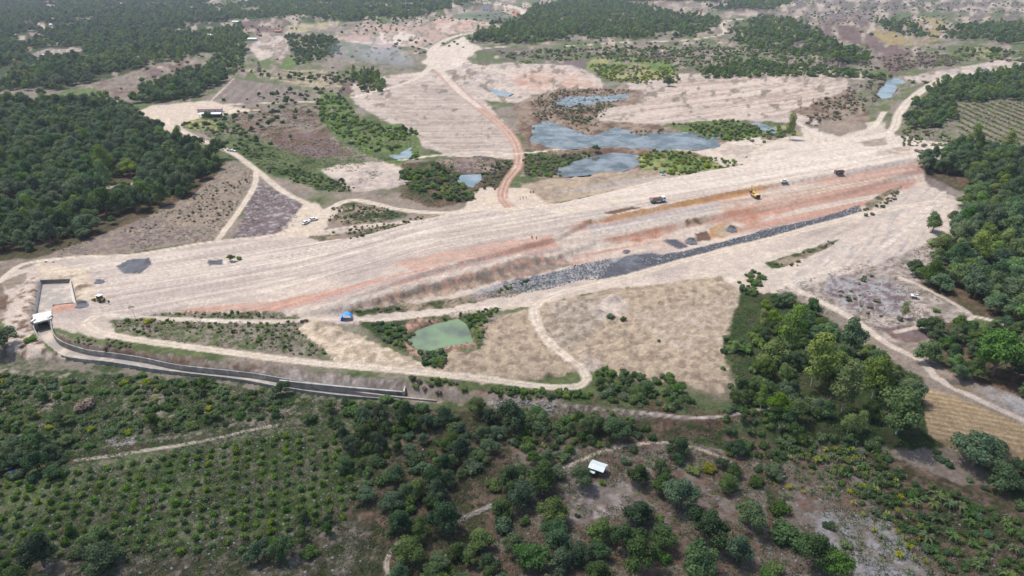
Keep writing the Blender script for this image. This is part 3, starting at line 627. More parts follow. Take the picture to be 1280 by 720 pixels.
gm = bpy.data.materials.new('soil_and_grass'); gm.use_nodes = True
n = gm.node_tree; b = n.nodes['Principled BSDF']; b.inputs['Roughness'].default_value = 0.95; b.inputs['Specular IOR Level'].default_value = 0.08
at = n.nodes.new('ShaderNodeAttribute'); at.attribute_name = 'cover'
g = n.nodes.new('ShaderNodeNewGeometry')
t1 = n.nodes.new('ShaderNodeTexNoise'); t1.inputs['Scale'].default_value = 1.4; t1.inputs['Detail'].default_value = 8; t1.inputs['Roughness'].default_value = 0.7
t2 = n.nodes.new('ShaderNodeTexNoise'); t2.inputs['Scale'].default_value = 0.25; t2.inputs['Detail'].default_value = 6; t2.inputs['Roughness'].default_value = 0.65
n.links.new(g.outputs['Position'], t1.inputs['Vector']); n.links.new(g.outputs['Position'], t2.inputs['Vector'])
mr = n.nodes.new('ShaderNodeMapRange'); mr.inputs[1].default_value = 0.3; mr.inputs[2].default_value = 0.7; mr.inputs[3].default_value = 0.68; mr.inputs[4].default_value = 1.32
mr2 = n.nodes.new('ShaderNodeMapRange'); mr2.inputs[1].default_value = 0.3; mr2.inputs[2].default_value = 0.7; mr2.inputs[3].default_value = 0.85; mr2.inputs[4].default_value = 1.15
n.links.new(t1.outputs['Fac'], mr.inputs[0]); n.links.new(t2.outputs['Fac'], mr2.inputs[0])
mm = n.nodes.new('ShaderNodeMath'); mm.operation = 'MULTIPLY'; n.links.new(mr.outputs[0], mm.inputs[0]); n.links.new(mr2.outputs[0], mm.inputs[1])
vm = n.nodes.new('ShaderNodeVectorMath'); vm.operation = 'SCALE'; n.links.new(at.outputs['Color'], vm.inputs[0]); n.links.new(mm.outputs[0], vm.inputs['Scale'])
n.links.new(vm.outputs[0], b.inputs['Base Color'])
bp = n.nodes.new('ShaderNodeBump'); bp.inputs['Strength'].default_value = 0.6; bp.inputs['Distance'].default_value = 0.35
n.links.new(t1.outputs['Fac'], bp.inputs['Height']); n.links.new(bp.outputs[0], b.inputs['Normal'])

I = np.arange(nr*nc).reshape(nr, nc)
Q = np.stack([I[1:, :-1], I[1:, 1:], I[:-1, 1:], I[:-1, :-1]], -1).reshape(-1, 4)
Qd = Q  # v grows towards the camera
ql = np.maximum.reduce([lab[Q[:, 0]], lab[Q[:, 1]], lab[Q[:, 2]], lab[Q[:, 3]]])
def grid_obj(name, faces):
    uq, inv = np.unique(faces.ravel(), return_inverse=True)
    me = bpy.data.meshes.new(name); nf = len(faces)
    me.vertices.add(len(uq)); me.vertices.foreach_set('co', np.stack([x[uq], y[uq], z[uq]], 1).ravel())
    me.loops.add(nf*4); me.loops.foreach_set('vertex_index', inv.astype(np.int32))
    me.polygons.add(nf); me.polygons.foreach_set('loop_start', np.arange(0, nf*4, 4, dtype=np.int32)); me.polygons.foreach_set('loop_total', np.full(nf, 4, np.int32))
    me.update(); me.polygons.foreach_set('use_smooth', np.ones(nf, bool))
    a = me.color_attributes.new('cover', 'FLOAT_COLOR', 'POINT')
    a.data.foreach_set('color', np.concatenate([colr[uq], np.ones((len(uq), 1))], 1).astype(np.float32).ravel())
    me.materials.append(gm); me.validate()
    o = bpy.data.objects.new(name, me); COL.objects.link(o); o['kind'] = 'structure'; return o
grid_obj('ground', Qd[ql == 0]); grid_obj('dirt_road', Qd[ql == 1]); grid_obj('earth_embankment', Qd[ql == 2])
# ground beyond the modelled sheet, so the land reaches the horizon
def rough_sheet():
    me = bpy.data.meshes.new('outer_ground'); vv = []; ff = []
    for (x0, y0, x1, y1) in ((-9000, -4000, 9000, 12000),):
        vv += [(x0, y0, -9), (x1, y0, -9), (x1, y1, -9), (x0, y1, -9)]; ff.append((0, 1, 2, 3))
    me.from_pydata(vv, [], ff)
    me.materials.append(mat('far_scrub', (0.10, 0.11, 0.07), 0.95, noise=0.4, nscale=0.01)); o = bpy.data.objects.new('outer_ground', me); COL.objects.link(o); o['kind'] = 'structure'
rough_sheet()

# water
WM = dict(green=watermat('green_pond_water', (0.15, 0.21, 0.12), 0.35, (0.09, 0.11, 0.09)), brown=watermat('muddy_water', (0.16, 0.13, 0.08), 0.2),
          blue=watermat('blue_grey_water', (0.17, 0.185, 0.19), 0.10, (0.05, 0.06, 0.05)), pale=watermat('pale_water', (0.20, 0.25, 0.27), 0.25, (0.12, 0.16, 0.18)))
for k, (P, zz) in PW.items():
    cen = P.mean(0); Pe = cen+(P-cen)*1.12
    hx = hgt(P[:, 0], P[:, 1])
    hb = float(fbm(np.array([cen[0]/60]), np.array([cen[1]/60]), 9, 3)[0]-0.5)*0.9
    d0 = math.hypot(*cen); lvl = float(sst(550, 1400, np.array([d0]))[0])*3*float(fbm(np.array([cen[0]/420]), np.array([cen[1]/420]), 3, 2)[0]-0.5)+hb-1.0
    if cen[0] > 230 and k in ('blue',): lvl = float(np.median(hx))-0.1
    if k == 'puddle': lvl = float(np.median(hx))-0.1
    me = bpy.data.meshes.new('pond_water'); me.from_pydata([(p[0], p[1], lvl) for p in Pe], [], [tuple(range(len(Pe)))]); me.update()
    if me.polygons[0].normal.z < 0: me.flip_normals()
    me.materials.append(WM['green'] if k == 'green' else WM['brown'] if k == 'puddle' else WM['pale'] if k in ('swirl', 'blue', 'streak', 'small') else WM['blue'])
    o = bpy.data.objects.new('pond_water', me); COL.objects.link(o); o['kind'] = 'structure'

# ------------------------------------------------------------------ object helpers
def link(o): COL.objects.link(o); return o
def mesh_obj(name, V_, F_, mt, parent=None, smooth=False, tone=None):
    me = bpy.data.meshes.new(name); me.from_pydata([tuple(v) for v in V_], [], [tuple(f) for f in F_]); me.update()
    if smooth: me.polygons.foreach_set('use_smooth', np.ones(len(F_), bool))
    if mt: me.materials.append(mt)
    o = link(bpy.data.objects.new(name, me))
    if parent: o.parent = parent
    return o
class MB:
    def __init__(s): s.v = []; s.f = []
    def poly(s, vs, fs):
        b = len(s.v); s.v += [tuple(v) for v in vs]; s.f += [tuple(i+b for i in f) for f in fs]; return s
    def box(s, x0, y0, z0, x1, y1, z1, tx=0.0, ty=0.0):
        """box with its top face pulled in by tx, ty"""
        return s.poly([(x0,y0,z0),(x1,y0,z0),(x1,y1,z0),(x0,y1,z0),(x0+tx,y0+ty,z1),(x1-tx,y0+ty,z1),(x1-tx,y1-ty,z1),(x0+tx,y1-ty,z1)],
                      [(3,2,1,0),(4,5,6,7),(0,1,5,4),(1,2,6,5),(2,3,7,6),(3,0,4,7)])
    def prism(s, prof, y0, y1):
        """profile in x,z extruded along y"""
        n = len(prof); vs = [(p[0], y0, p[1]) for p in prof]+[(p[0], y1, p[1]) for p in prof]
        return s.poly(vs, [tuple(range(n)), tuple(range(2*n-1, n-1, -1))]+[((i+1) % n, i, i+n, (i+1) % n+n) for i in range(n)])
    def cyl(s, a, b_, r0, r1=None, n=10):
        a = np.array(a, float); b_ = np.array(b_, float); r1 = r0 if r1 is None else r1
        d = b_-a; d /= np.linalg.norm(d); u = np.cross(d, (0, 0, 1.0) if abs(d[2]) < 0.9 else (1.0, 0, 0)); u /= np.linalg.norm(u); w_ = np.cross(d, u)
        vs = []
        for p, r in ((a, r0), (b_, r1)):
            for k in range(n):
                t = 2*math.pi*k/n; vs.append(p+r*(math.cos(t)*u+math.sin(t)*w_))
        return s.poly(vs, [tuple(range(n-1, -1, -1)), tuple(range(n, 2*n))]+[(i, (i+1) % n, (i+1) % n+n, i+n) for i in range(n)])
    def obj(s, name, mt, parent=None, smooth=False): return mesh_obj(name, s.v, s.f, mt, parent, smooth)
def thing(name, label, cat, loc, rz=0.0, group=None, sc=1.0):
    o = link(bpy.data.objects.new(name, None)); o.empty_display_size = 0.5
    o.location = loc; o.rotation_euler = (0, 0, rz); o.scale = (sc, sc, sc); o['label'] = label; o['category'] = cat
    if group: o['group'] = group
    return o
def tag(o, label, cat, group=None):
    o['label'] = label; o['category'] = cat
    if group: o['group'] = group
    return o
def dup(root, loc, rz, label, sc=None):
    r = root.copy(); link(r); r.location = loc; r.rotation_euler = (0, 0, rz); r['label'] = label
    if sc: r.scale = (sc, sc, sc)
    for ch in list(root.children):
        c = ch.copy(); link(c); c.parent = r
        for g_ in ch.children:
            d = g_.copy(); link(d); d.parent = c
    return r

# ------------------------------------------------------------------ vegetation templates (radius about 1)
TR = np.random.default_rng(5)
def leafcloud(lobes, nq, size, flat=0.35, core=True):
    """leaf-clump faces spread through the shells of several lobes; returns verts, faces, tone"""
    lobes = np.array(lobes, float); wts = lobes[:, 3]**2; wts /= wts.sum()
    idx = TR.choice(len(lobes), nq, p=wts)
    d = TR.normal(size=(nq, 3)); d[:, 2] += 0.35; d /= np.linalg.norm(d, axis=1)[:, None]
    rr = lobes[idx, 3]*(0.62+0.45*TR.random(nq)**0.6+0.25*(TR.random(nq) < 0.12)*TR.random(nq))
    P = lobes[idx, :3]+d*rr[:, None]*np.array([1, 1, 0.85])
    nrm = d+TR.normal(size=(nq, 3))*0.55; nrm[:, 2] += flat; nrm /= np.linalg.norm(nrm, axis=1)[:, None]
    t = np.cross(nrm, TR.normal(size=(nq, 3))); t /= np.linalg.norm(t, axis=1)[:, None]; b2 = np.cross(nrm, t)
    s1 = size*(0.6+0.8*TR.random(nq))[:, None]; s2 = s1*(0.55+0.3*TR.random(nq))[:, None]
    vs = np.stack([P-t*s1, P-b2*s2+nrm*s2*0.15, P+t*s1, P+b2*s2-nrm*s2*0.1], 1).reshape(-1, 3)
    fs = np.arange(nq*4).reshape(-1, 4).tolist()
    lt = TR.random(len(lobes)); tone = np.clip(0.6*lt[idx]+0.5*TR.random(nq)-0.05, 0, 1); tone = np.repeat(tone, 4)
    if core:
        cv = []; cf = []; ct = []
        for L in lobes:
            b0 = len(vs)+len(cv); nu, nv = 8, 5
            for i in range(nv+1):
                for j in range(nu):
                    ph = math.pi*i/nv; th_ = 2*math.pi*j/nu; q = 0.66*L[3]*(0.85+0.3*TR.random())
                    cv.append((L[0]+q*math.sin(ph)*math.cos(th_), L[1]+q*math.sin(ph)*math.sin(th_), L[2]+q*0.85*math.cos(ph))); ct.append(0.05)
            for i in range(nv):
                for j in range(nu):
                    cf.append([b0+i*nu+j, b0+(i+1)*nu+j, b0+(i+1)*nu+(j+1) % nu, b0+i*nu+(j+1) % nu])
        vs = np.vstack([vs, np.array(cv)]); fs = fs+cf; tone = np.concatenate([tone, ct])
    return vs, fs, tone
def leafmesh(name, data, mt):
    vs, fs, tone = data; me = bpy.data.meshes.new(name); me.from_pydata(vs.tolist(), [], fs); me.update()
    a = me.attributes.new('tone', 'FLOAT', 'POINT'); a.data.foreach_set('value', tone.astype(np.float32)); me.materials.append(mt); return me
def lobes_round(n_, hgt_, spread=0.62, top=1.0):
    L = [(0, 0, hgt_, 0.55)]
    for k in range(n_):
        a = 2*math.pi*(k+TR.random()*0.7)/n_; r = spread*(0.55+0.75*TR.random())
        L.append((r*math.cos(a), r*math.sin(a), hgt_-0.36+0.5*TR.random(), 0.20+0.26*TR.random()))
    for k in range(max(3, n_//2)):
        a = TR.random()*6.28; r = 0.35*TR.random(); L.append((r*math.cos(a), r*math.sin(a), hgt_+0.22+0.22*TR.random()*top, 0.28+0.14*TR.random()))
    return L
def lobes_tall(n_):
    L = []
    for k in range(n_):
        a = TR.random()*6.28; q = k/n_; r = 0.62*math.sin(math.pi*(0.15+0.8*q))*TR.random()**0.5
        L.append((r*math.cos(a), r*math.sin(a), 0.7+1.5*q, 0.22+0.16*TR.random()))
    return L
def trunkmesh(name, hgt_, r, nl, mt, lean=0.1):
    m_ = MB(); lx, ly = lean*(TR.random()-.5)*2, lean*(TR.random()-.5)*2; top = np.array([lx, ly, hgt_*0.62])
    m_.cyl((0, 0, -0.15), (lx*.6, ly*.6, hgt_*0.35), r, r*0.75, 7); m_.cyl((lx*.6, ly*.6, hgt_*0.35), top, r*0.75, r*0.5, 7)
    for k in range(nl):
        a = 6.28*(k+TR.random()*.5)/nl; z0 = hgt_*(0.32+0.25*TR.random()); q = 0.45+0.2*TR.random()
        m_.cyl((lx*.7, ly*.7, z0), (q*math.cos(a), q*math.sin(a), hgt_*(0.72+0.25*TR.random())), r*0.42, r*0.12, 5)
    me = bpy.data.meshes.new(name); me.from_pydata(m_.v, [], m_.f); me.update(); me.materials.append(mt); return me
TPL = {}
def addt(kind, crown, trunk): TPL.setdefault(kind, []).append((crown, trunk))
for i in range(5):
    data = leafcloud(lobes_round(7+i % 3, 0.95+0.1*(i % 2)), 2600, 0.055)
    tk = trunkmesh('trunk', 1.0, 0.075, 5, M['bark'])
    addt('dark', leafmesh('crown', data, M['dark']), tk); addt('mid', leafmesh('crown', data, M['mid']), tk)
for i in range(3):
    data = leafcloud(lobes_tall(15), 2400, 0.048, core=False)
    tk = trunkmesh('trunk', 2.1, 0.032, 8, M['palebark'])
    addt('light', leafmesh('crown', data, M['light']), tk)
for i in range(2): addt('light', leafmesh('crown', leafcloud(lobes_round(7, 1.15, 0.6), 2200, 0.052), M['light']), trunkmesh('trunk', 1.2, 0.04, 6, M['palebark']))
for i in range(3):
    data = leafcloud([(0, 0, 0.42, 0.5)]+[(0.55*math.cos(a), 0.55*math.sin(a), 0.3+0.2*TR.random(), 0.3+0.12*TR.random()) for a in TR.random(4+i)*6.28], 620, 0.095)
    for kd in ('mid', 'dark', 'light', 'yellow', 'drab'): addt('bush_'+kd, leafmesh('shrub', data, M[kd]), None)
for i in range(3):
    data = leafcloud([(0, 0, 0.5, 0.5), (0.3*(i-1), 0.2, 0.85, 0.35), (-.2, -.3*i*.5, 0.4, 0.4)], 300, 0.13, core=False)
    addt('sapling', leafmesh('sapling', data, M['sap']), None)
def banana(nl, s):
    vs = []; fs = []; tn = []
    for k in range(nl):
        a = 6.28*k/nl+TR.random(); L = 0.9+0.4*TR.random(); up = 0.9+0.5*TR.random(); wd = 0.14
        pts = [(0.05, 0.5), (0.35*L, 0.5+0.6*up), (0.75*L, 0.45+0.65*up), (1.1*L, 0.25+0.35*up)]; ws = (0.05, wd, wd, 0.03)
        b0 = len(vs); ca, sa = math.cos(a), math.sin(a)
        for (r, zz), w_ in zip(pts, ws):
            vs.append((r*ca-w_*sa, r*sa+w_*ca, zz)); vs.append((r*ca, r*sa, zz+0.04)); vs.append((r*ca+w_*sa, r*sa-w_*ca, zz)); tn += [TR.random()]*3
        for q in range(3):
            i0 = b0+q*3; fs.append([i0, i0+3, i0+4, i0+1]); fs.append([i0+1, i0+4, i0+5, i0+2])
    m_ = MB(); m_.cyl((0, 0, -0.1), (0, 0, 0.6), 0.09, 0.05, 6); b0 = len(vs); vs += m_.v; fs += [[i+b0 for i in f] for f in m_.f]; tn += [0.2]*len(m_.v)
    return np.array(vs), fs, np.array(tn)
for i in range(3): addt('banana', leafmesh('banana_plant', banana(8+i, 1), M['yellow'] if i != 1 else M['mid']), None)
for i in range(2): addt('palm', leafmesh('banana_plant', banana(10, 1), M['mid']), None)
def tuft(n_, s):
    d = TR.normal(size=(n_, 3))*np.array([0.5, 0.5, 0.2]); d[:, 2] = np.abs(d[:, 2])
    nrm = TR.normal(size=(n_, 3)); nrm /= np.linalg.norm(nrm, axis=1)[:, None]; t_ = np.cross(nrm, TR.normal(size=(n_, 3))); t_ /= np.linalg.norm(t_, axis=1)[:, None]; b2 = np.cross(nrm, t_)
    sz = s*(0.6+0.8*TR.random(n_))[:, None]
    return np.stack([d-t_*sz, d-b2*sz*.6, d+t_*sz, d+b2*sz*.6], 1).reshape(-1, 3), np.arange(n_*4).reshape(-1, 4).tolist(), np.repeat(TR.random(n_), 4)
for i in range(2):
    for kd in ('mid', 'light', 'drab', 'dark'): addt('tuft_'+kd, leafmesh('tuft', tuft(26, 0.22), M[kd]), None)
def bare(n_):
    m_ = MB()
    for k in range(n_):
        a = 6.28*TR.random(); q = 0.4+0.6*TR.random(); m_.cyl((0, 0, 0), (q*math.cos(a)*.8, q*math.sin(a)*.8, 0.5+0.9*TR.random()), 0.035, 0.008, 4)
    return np.array(m_.v), [list(f) for f in m_.f], TR.random(len(m_.v))
for i in range(2): addt('bare', leafmesh('bare_shrub', bare(22), M['drab']), None)
def rockmesh(mt):
    m_ = bpy.data.meshes.new('rock'); nu, nv = 6, 4; v = []; f = []
    for i in range(nv+1):
        for j in range(nu):
            ph = math.pi*i/nv; t_ = 6.28*j/nu; q = 0.75+0.5*TR.random(); v.append((q*math.sin(ph)*math.cos(t_), q*0.8*math.sin(ph)*math.sin(t_), q*0.6*math.cos(ph)))
    for i in range(nv):
        for j in range(nu): f.append((i*nu+j, (i+1)*nu+j, (i+1)*nu+(j+1) % nu, i*nu+(j+1) % nu))
    m_.from_pydata(v, [], f); m_.update(); m_.materials.append(mt); return m_
for i in range(3): addt('rock', rockmesh(M['rock']), None); addt('rockpale', rockmesh(M['rockpale']), None)

# ------------------------------------------------------------------ planting plan: (x, y, kind, size, zone)
PLAN = []
def scatter(P, kinds, spacing, s0, s1, zone, holes=(), prob=1.0, clump=0.0, cs=12.0, seed=0, rag=4.0):
    """jittered grid inside polygon P (photo px); kinds = {kind: weight}"""
    Pw = wpoly(P); g_ = np.random.default_rng(1000+seed+len(PLAN))
    x0, y0 = Pw.min(0); x1, y1 = Pw.max(0)
    nx_, ny_ = int((x1-x0)/spacing)+2, int((y1-y0)/spacing)+2
    a, b2 = np.meshgrid(np.arange(nx_), np.arange(ny_)); px = x0+(a.ravel()+0.5*(b2.ravel() % 2)+g_.random(a.size)*0.75)*spacing; py = y0+(b2.ravel()+g_.random(a.size)*0.75)*spacing
    s = sdist(Pw, px, py, 30)+(fbm(px/14, py/14, 77, 3)-0.5)*rag*2.2
    k = (s > 0) & (g_.random(px.size) < prob)
    if clump > 0: k &= fbm(px/cs, py/cs, 87+seed, 3) > clump
    u, v, _ = project(px, py, np.zeros(px.size)); k &= (u > -160) & (u < 1440) & (v < 860)
    for H in holes: k &= sdist(wpoly(H), px, py, 20) < 0
    px = px[k]; py = py[k]; ks = list(kinds); ws = np.array([kinds[q] for q in ks], float); ws /= ws.sum()
    fld = fbm(px/40, py/40, 97, 2)
    ki = g_.choice(len(ks), px.size, p=ws); sz = s0+(s1-s0)*g_.random(px.size)**1.3
    for i in range(px.size): PLAN.append((px[i], py[i], ks[ki[i]], sz[i], zone))
FD = {'dark': 5, 'mid': 2.4, 'light': .6}; FB = {'dark': 2, 'mid': 4, 'light': 3, 'bush_light': 3}; FM = {'dark': 2, 'mid': 4, 'light': 1.2}
scatter([(-160,134),(50,131),(110,130),(150,138),(185,160),(225,178),(262,192),(280,207),(250,222),(233,243),(190,260),(150,280),(100,296),(50,316),(-60,326),(-160,330)], FD, 6.6, 3.0, 6.4, 'left', rag=9, holes=([(103,224),(130,223),(176,224),(178,229),(150,240),(115,237)],), clump=0.27)
scatter([(-200,-26),(140,-22),(260,5),(300,40),(265,66),(235,68),(185,78),(110,102),(55,119),(-160,126)], {'dark': 5, 'mid': 2.5, 'light': .6}, 9.5, 3.5, 6.6, 'upleft', clump=0.42, cs=55, rag=22, holes=([(20,66),(60,58),(108,60),(104,70),(45,77)], [(225,28),(320,28),(320,62),(270,62)]))
scatter([(110,60),(150,45),(260,42),(300,50),(265,68),(235,70),(150,88),(100,98)], {'light': 4, 'bush_light': 2, 'palm': 1, 'mid': 2}, 8, 2.5, 5, 'upleft', clump=.35, cs=30, rag=20)
scatter([(165,130),(195,110),(225,95),(282,87),(287,97),(250,119),(200,130)], FD, 6.5, 3.5, 5.5, 'upleft', clump=.3, rag=12)
scatter([(262,40),(300,30),(310,50),(305,80),(290,98),(262,82),(262,60)], {'mid': 2, 'light': 1, 'bush_light': 2}, 8, 2.5, 4.5, 'topmid', clump=.35)
scatter([(280,8),(380,-6),(560,-16),(640,-16),(555,13),(500,26),(430,27),(380,21),(290,25)], FB, 10, 3.2, 6.0, 'topmid', clump=.4, cs=50, rag=30)
scatter([(640,-18),(1000,-24),(1180,-22),(1180,-8),(1000,0),(960,16),(900,14),(860,2),(700,4)], FM, 15, 4, 7, 'topmid', clump=.42, cs=90)
scatter([(583,52),(600,38),(640,28),(662,12),(700,4),(760,2),(860,17),(893,25),(885,43),(850,47),(760,48),(700,51),(640,56)], FB, 8.5, 3.0, 6.0, 'topcentre', clump=.40, cs=35, rag=22)
scatter([(905,44),(950,20),(1000,28),(1045,52),(1080,66),(1075,80),(1010,80),(960,72),(930,60)], FB, 9.5, 2.8, 5.6, 'topright', clump=.42, cs=35, rag=22)
scatter([(870,86),(940,78),(1000,82),(1060,88),(1100,96),(1110,104),(1050,97),(960,96),(880,99)], {'mid': 2, 'light': 1.6, 'bush_mid': 3}, 6, 2, 4, 'topright', clump=.3)
scatter([(1168,50),(1200,34),(1320,28),(1320,58),(1220,53)], FM, 10, 3.5, 6, 'topright', clump=.42, cs=35, rag=24)
scatter([(1090,30),(1130,26),(1160,40),(1160,50),(1120,44)], FM, 10, 3, 5, 'topright', clump=.5)
scatter([(1190,62),(1320,66),(1320,82),(1240,76),(1190,75)], {'mid': 1, 'bush_light': 2, 'bush_drab': 1}, 9, 2, 4.5, 'topright', clump=.5)
scatter([(1143,132),(1165,110),(1200,100),(1320,80),(1320,126),(1190,127),(1188,150),(1160,163),(1132,160)], {'dark': 3, 'mid': 3, 'light': .8, 'bush_mid': 1}, 5.5, 2.6, 4.6, 'hill', clump=.3, rag=9)
scatter([(1152,207),(1200,185),(1400,195),(1480,400),(1300,415),(1225,392),(1185,360),(1152,358),(1147,342),(1182,320),(1197,290),(1217,250),(1207,225)], {'dark': 4, 'mid': 3.2, 'light': .35}, 6.4, 3.0, 6.4, 'right', clump=.3, rag=8)
scatter([(1150,445),(1155,415),(1185,404),(1225,406),(1360,430),(1400,540),(1300,505),(1240,478),(1180,465)], {'dark': 3, 'mid': 3, 'light': .8}, 5.2, 2.2, 4.0, 'rightlow', rag=7)
scatter([(912,450),(935,425),(925,385),(960,372),(1010,388),(1055,425),(1085,445),(1130,468),(1150,500),(1125,540),(1080,548),(1000,540),(940,520)], {'mid': 4, 'dark': 1.6, 'light': 2.0, 'bush_mid': 2}, 4.6, 1.8, 3.6, 'stream', clump=.3)
scatter([(380,516),(500,505),(560,512),(700,516),(800,535),(900,548),(860,548),(780,548),(700,575),(690,640),(640,760),(490,760),(470,640),(430,590)], {'dark': 4, 'mid': 3, 'bush_mid': 3, 'bush_dark': 2}, 4.4, 1.5, 3.4, 'lowmid', clump=.36)
scatter([(-140,475),(200,470),(340,490),(400,512),(390,528),(320,528),(140,548),(100,560),(-140,610)], {'bush_mid': 6, 'bush_dark': 3, 'mid': 1, 'bush_yellow': .4}, 3.1, 1.0, 2.0, 'lowleft', clump=.34)
scatter([(-140,690),(40,660),(100,650),(160,668),(300,662),(400,640),(480,650),(500,780),(-160,800)], {'dark': 2, 'mid': 3, 'bush_mid': 3}, 5.0, 1.4, 3.4, 'bottomleft', clump=.50)
scatter([(-100,560),(60,560),(90,590),(40,600),(-100,620)], {'dark': 3, 'bush_dark': 3}, 4, 2, 3.2, 'lowleft')
scatter([(640,600),(700,640),(760,660),(780,760),(560,790)], {'dark': 4, 'mid': 2}, 5.6, 2.6, 4.2, 'clearing', clump=.33)
scatter([(970,545),(1090,550),(1150,590),(1300,665),(1400,760),(1240,790),(1150,700),(1100,640),(1040,600),(960,570)], {'bush_mid': 5, 'bush_dark': 2, 'palm': 4, 'mid': 1}, 2.8, .9, 1.9, 'rightstrip', clump=.30)
scatter([(980,556),(1080,562),(1130,610),(1200,700),(1240,760),(1150,760),(1080,650),(1000,610),(975,640),(960,600)], {'banana': 5, 'palm': 2}, 2.9, .55, 1.1, 'bananas', clump=.38, cs=8)
scatter([(1150,560),(1300,650),(1400,740),(1290,640),(1190,570)], {'bush_yellow': 1, 'bush_dark': 2, 'bush_mid': 3}, 2.6, 1.0, 2.0, 'rightstrip')
scatter([(1215,572),(1250,570),(1320,600),(1320,635),(1260,612),(1205,592)], {'dark': 3, 'mid': 3}, 4.2, 2.4, 3.6, 'rightstrip')
# hedges and pond fringes
scatter([(600,486),(690,490),(745,494),(740,500),(670,500),(610,494)], {'bush_mid': 3, 'bush_light': 1}, 2.0, .9, 1.6, 'hedge')
scatter([(748,462),(800,468),(810,480),(845,470),(860,490),(905,500),(930,515),(830,510),(750,500)], {'bush_mid': 3, 'bush_dark': 2, 'mid': 1}, 3.0, 1.2, 2.6, 'hedge', clump=.3)
scatter([(462,405),(500,402),(520,425),(512,437),(485,428)], {'bush_mid': 3, 'bush_dark': 1}, 2.4, 1.0, 1.9, 'greenpond')
scatter([(525,442),(560,438),(565,448),(548,462),(530,455)], {'bush_mid': 3, 'bush_dark': 1}, 2.2, 1.2, 2.0, 'greenpond')
scatter([(520,400),(570,392),(580,396),(530,405)], {'bush_mid': 3, 'bush_drab': 1}, 2.4, .7, 1.3, 'greenpond', clump=.3)
scatter([(582,397),(600,392),(628,384),(610,396),(600,408),(606,425),(596,432),(588,412)], {'bush_mid': 3, 'bush_light': 1}, 2.0, .8, 1.4, 'greenpond')
scatter([(505,207),(545,205),(580,222),(575,236),(600,238),(590,250),(540,252),(510,240)], {'bush_mid': 5, 'mid': 1, 'bush_light': 2}, 4.2, 1.5, 2.8, 'midgreen', clump=.3)
scatter([(600,205),(640,205),(630,235),(600,245)], {'bush_drab': 3, 'bush_mid': 1}, 4.5, 1.0, 2.0, 'midgreen', clump=.4)
scatter([(290,182),(330,180),(370,212),(430,228),(440,236),(405,240),(360,225),(320,205)], {'bush_light': 3, 'bush_mid': 3, 'bush_drab': 1}, 3.4, .7, 1.7, 'midgreen', clump=.38)
scatter([(398,118),(425,120),(450,150),(520,165),(530,200),(505,200),(455,190),(420,168),(398,150)], {'bush_mid': 2, 'mid': .4, 'bush_light': 5}, 4.4, .9, 2.8, 'midgreen', clump=.42)
scatter([(440,95),(465,88),(480,104),(478,118),(455,116)], {'mid': 2, 'bush_drab': 2, 'light': 1}, 6.5, 2.4, 4.2, 'midgreen', clump=.3)
scatter([(357,45),(420,48),(425,68),(372,82)], {'mid': 2, 'dark': 2, 'bush_mid': 2}, 8, 2.5, 4.5, 'topmid', clump=.4)
scatter([(300,88),(460,92),(440,110),(400,104),(330,98)], {'mid': 1, 'bush_mid': 3, 'bush_drab': 2}, 9, 1.8, 3.6, 'topmid', clump=.47)
scatter([(620,64),(760,60),(1000,56),(1010,74),(850,84),(740,74),(650,80)], {'bush_mid': 2, 'mid': 1, 'bush_drab': 3, 'bush_light': 4}, 6, 1.0, 3.2, 'topcentre', clump=.47)
scatter([(735,80),(850,86),(850,104),(800,106),(750,100)], {'bush_yellow': 3, 'bush_light': 3, 'bush_mid': 1}, 6, 1.5, 2.8, 'topcentre', clump=.38)
scatter([(660,128),(700,112),(790,112),(760,140),(745,160),(700,150),(665,150)], {'bush_drab': 5, 'bush_light': 2, 'bare': 3}, 3.8, .7, 1.9, 'ponds', clump=.38, holes=())
scatter([(692,124),(760,122),(740,150),(720,166),(700,158)], {'bare': 3, 'bush_dark': 2}, 5.5, 1.5, 2.6, 'ponds', clump=.42)
scatter([(655,190),(690,196),(740,190),(720,205),(690,222),(655,222)], {'bush_mid': 2, 'bush_drab': 4, 'bush_light': 3}, 3.4, .8, 2.0, 'ponds', clump=.32)
scatter([(795,194),(850,190),(935,206),(905,216),(860,222),(800,214)], {'bush_light': 4, 'bush_yellow': 2, 'bush_mid': 2}, 3.8, 1.0, 2.0, 'ponds', clump=.36)
scatter([(835,156),(900,150),(955,160),(1000,165),(960,180),(905,176)], {'bush_light': 4, 'bush_mid': 3, 'bush_drab': 2}, 4.6, 1.4, 2.6, 'ponds', clump=.36)
scatter([(1000,135),(1090,98),(1120,110),(1085,135),(1060,150),(1010,160)], {'bush_drab': 4, 'bush_mid': 1, 'bare': 2}, 5.5, 1.2, 2.4, 'ponds', clump=.45)
scatter([(1125,160),(1160,165),(1190,175),(1200,190),(1150,200),(1122,175)], {'bush_mid': 3, 'bush_light': 2, 'bush_drab': 2}, 4.5, 1.0, 2.2, 'hill', clump=.42)
scatter([(1095,72),(1160,66),(1230,74),(1180,84),(1110,90)], {'bush_drab': 5, 'bush_light': 1}, 6, 1.0, 2.8, 'topright', clump=.45)
scatter([(1000,60),(1090,58),(1090,92),(1020,84)], {'bush_drab': 4, 'bush_light': 1}, 6, 1.0, 2.6, 'topright', clump=.46)
scatter([(230,160),(300,156),(330,180),(300,175),(270,168)], {'bush_mid': 2, 'bush_light': 2, 'bush_drab': 1}, 5.5, 1.2, 2.4, 'midgreen', clump=.45)
scatter([(140,402),(200,394),(330,392),(385,400),(372,412),(410,444),(330,438),(200,426)], {'bush_mid': 3, 'bush_drab': 4, 'bush_light': 1}, 2.4, .4, 1.1, 'verge', clump=.42)
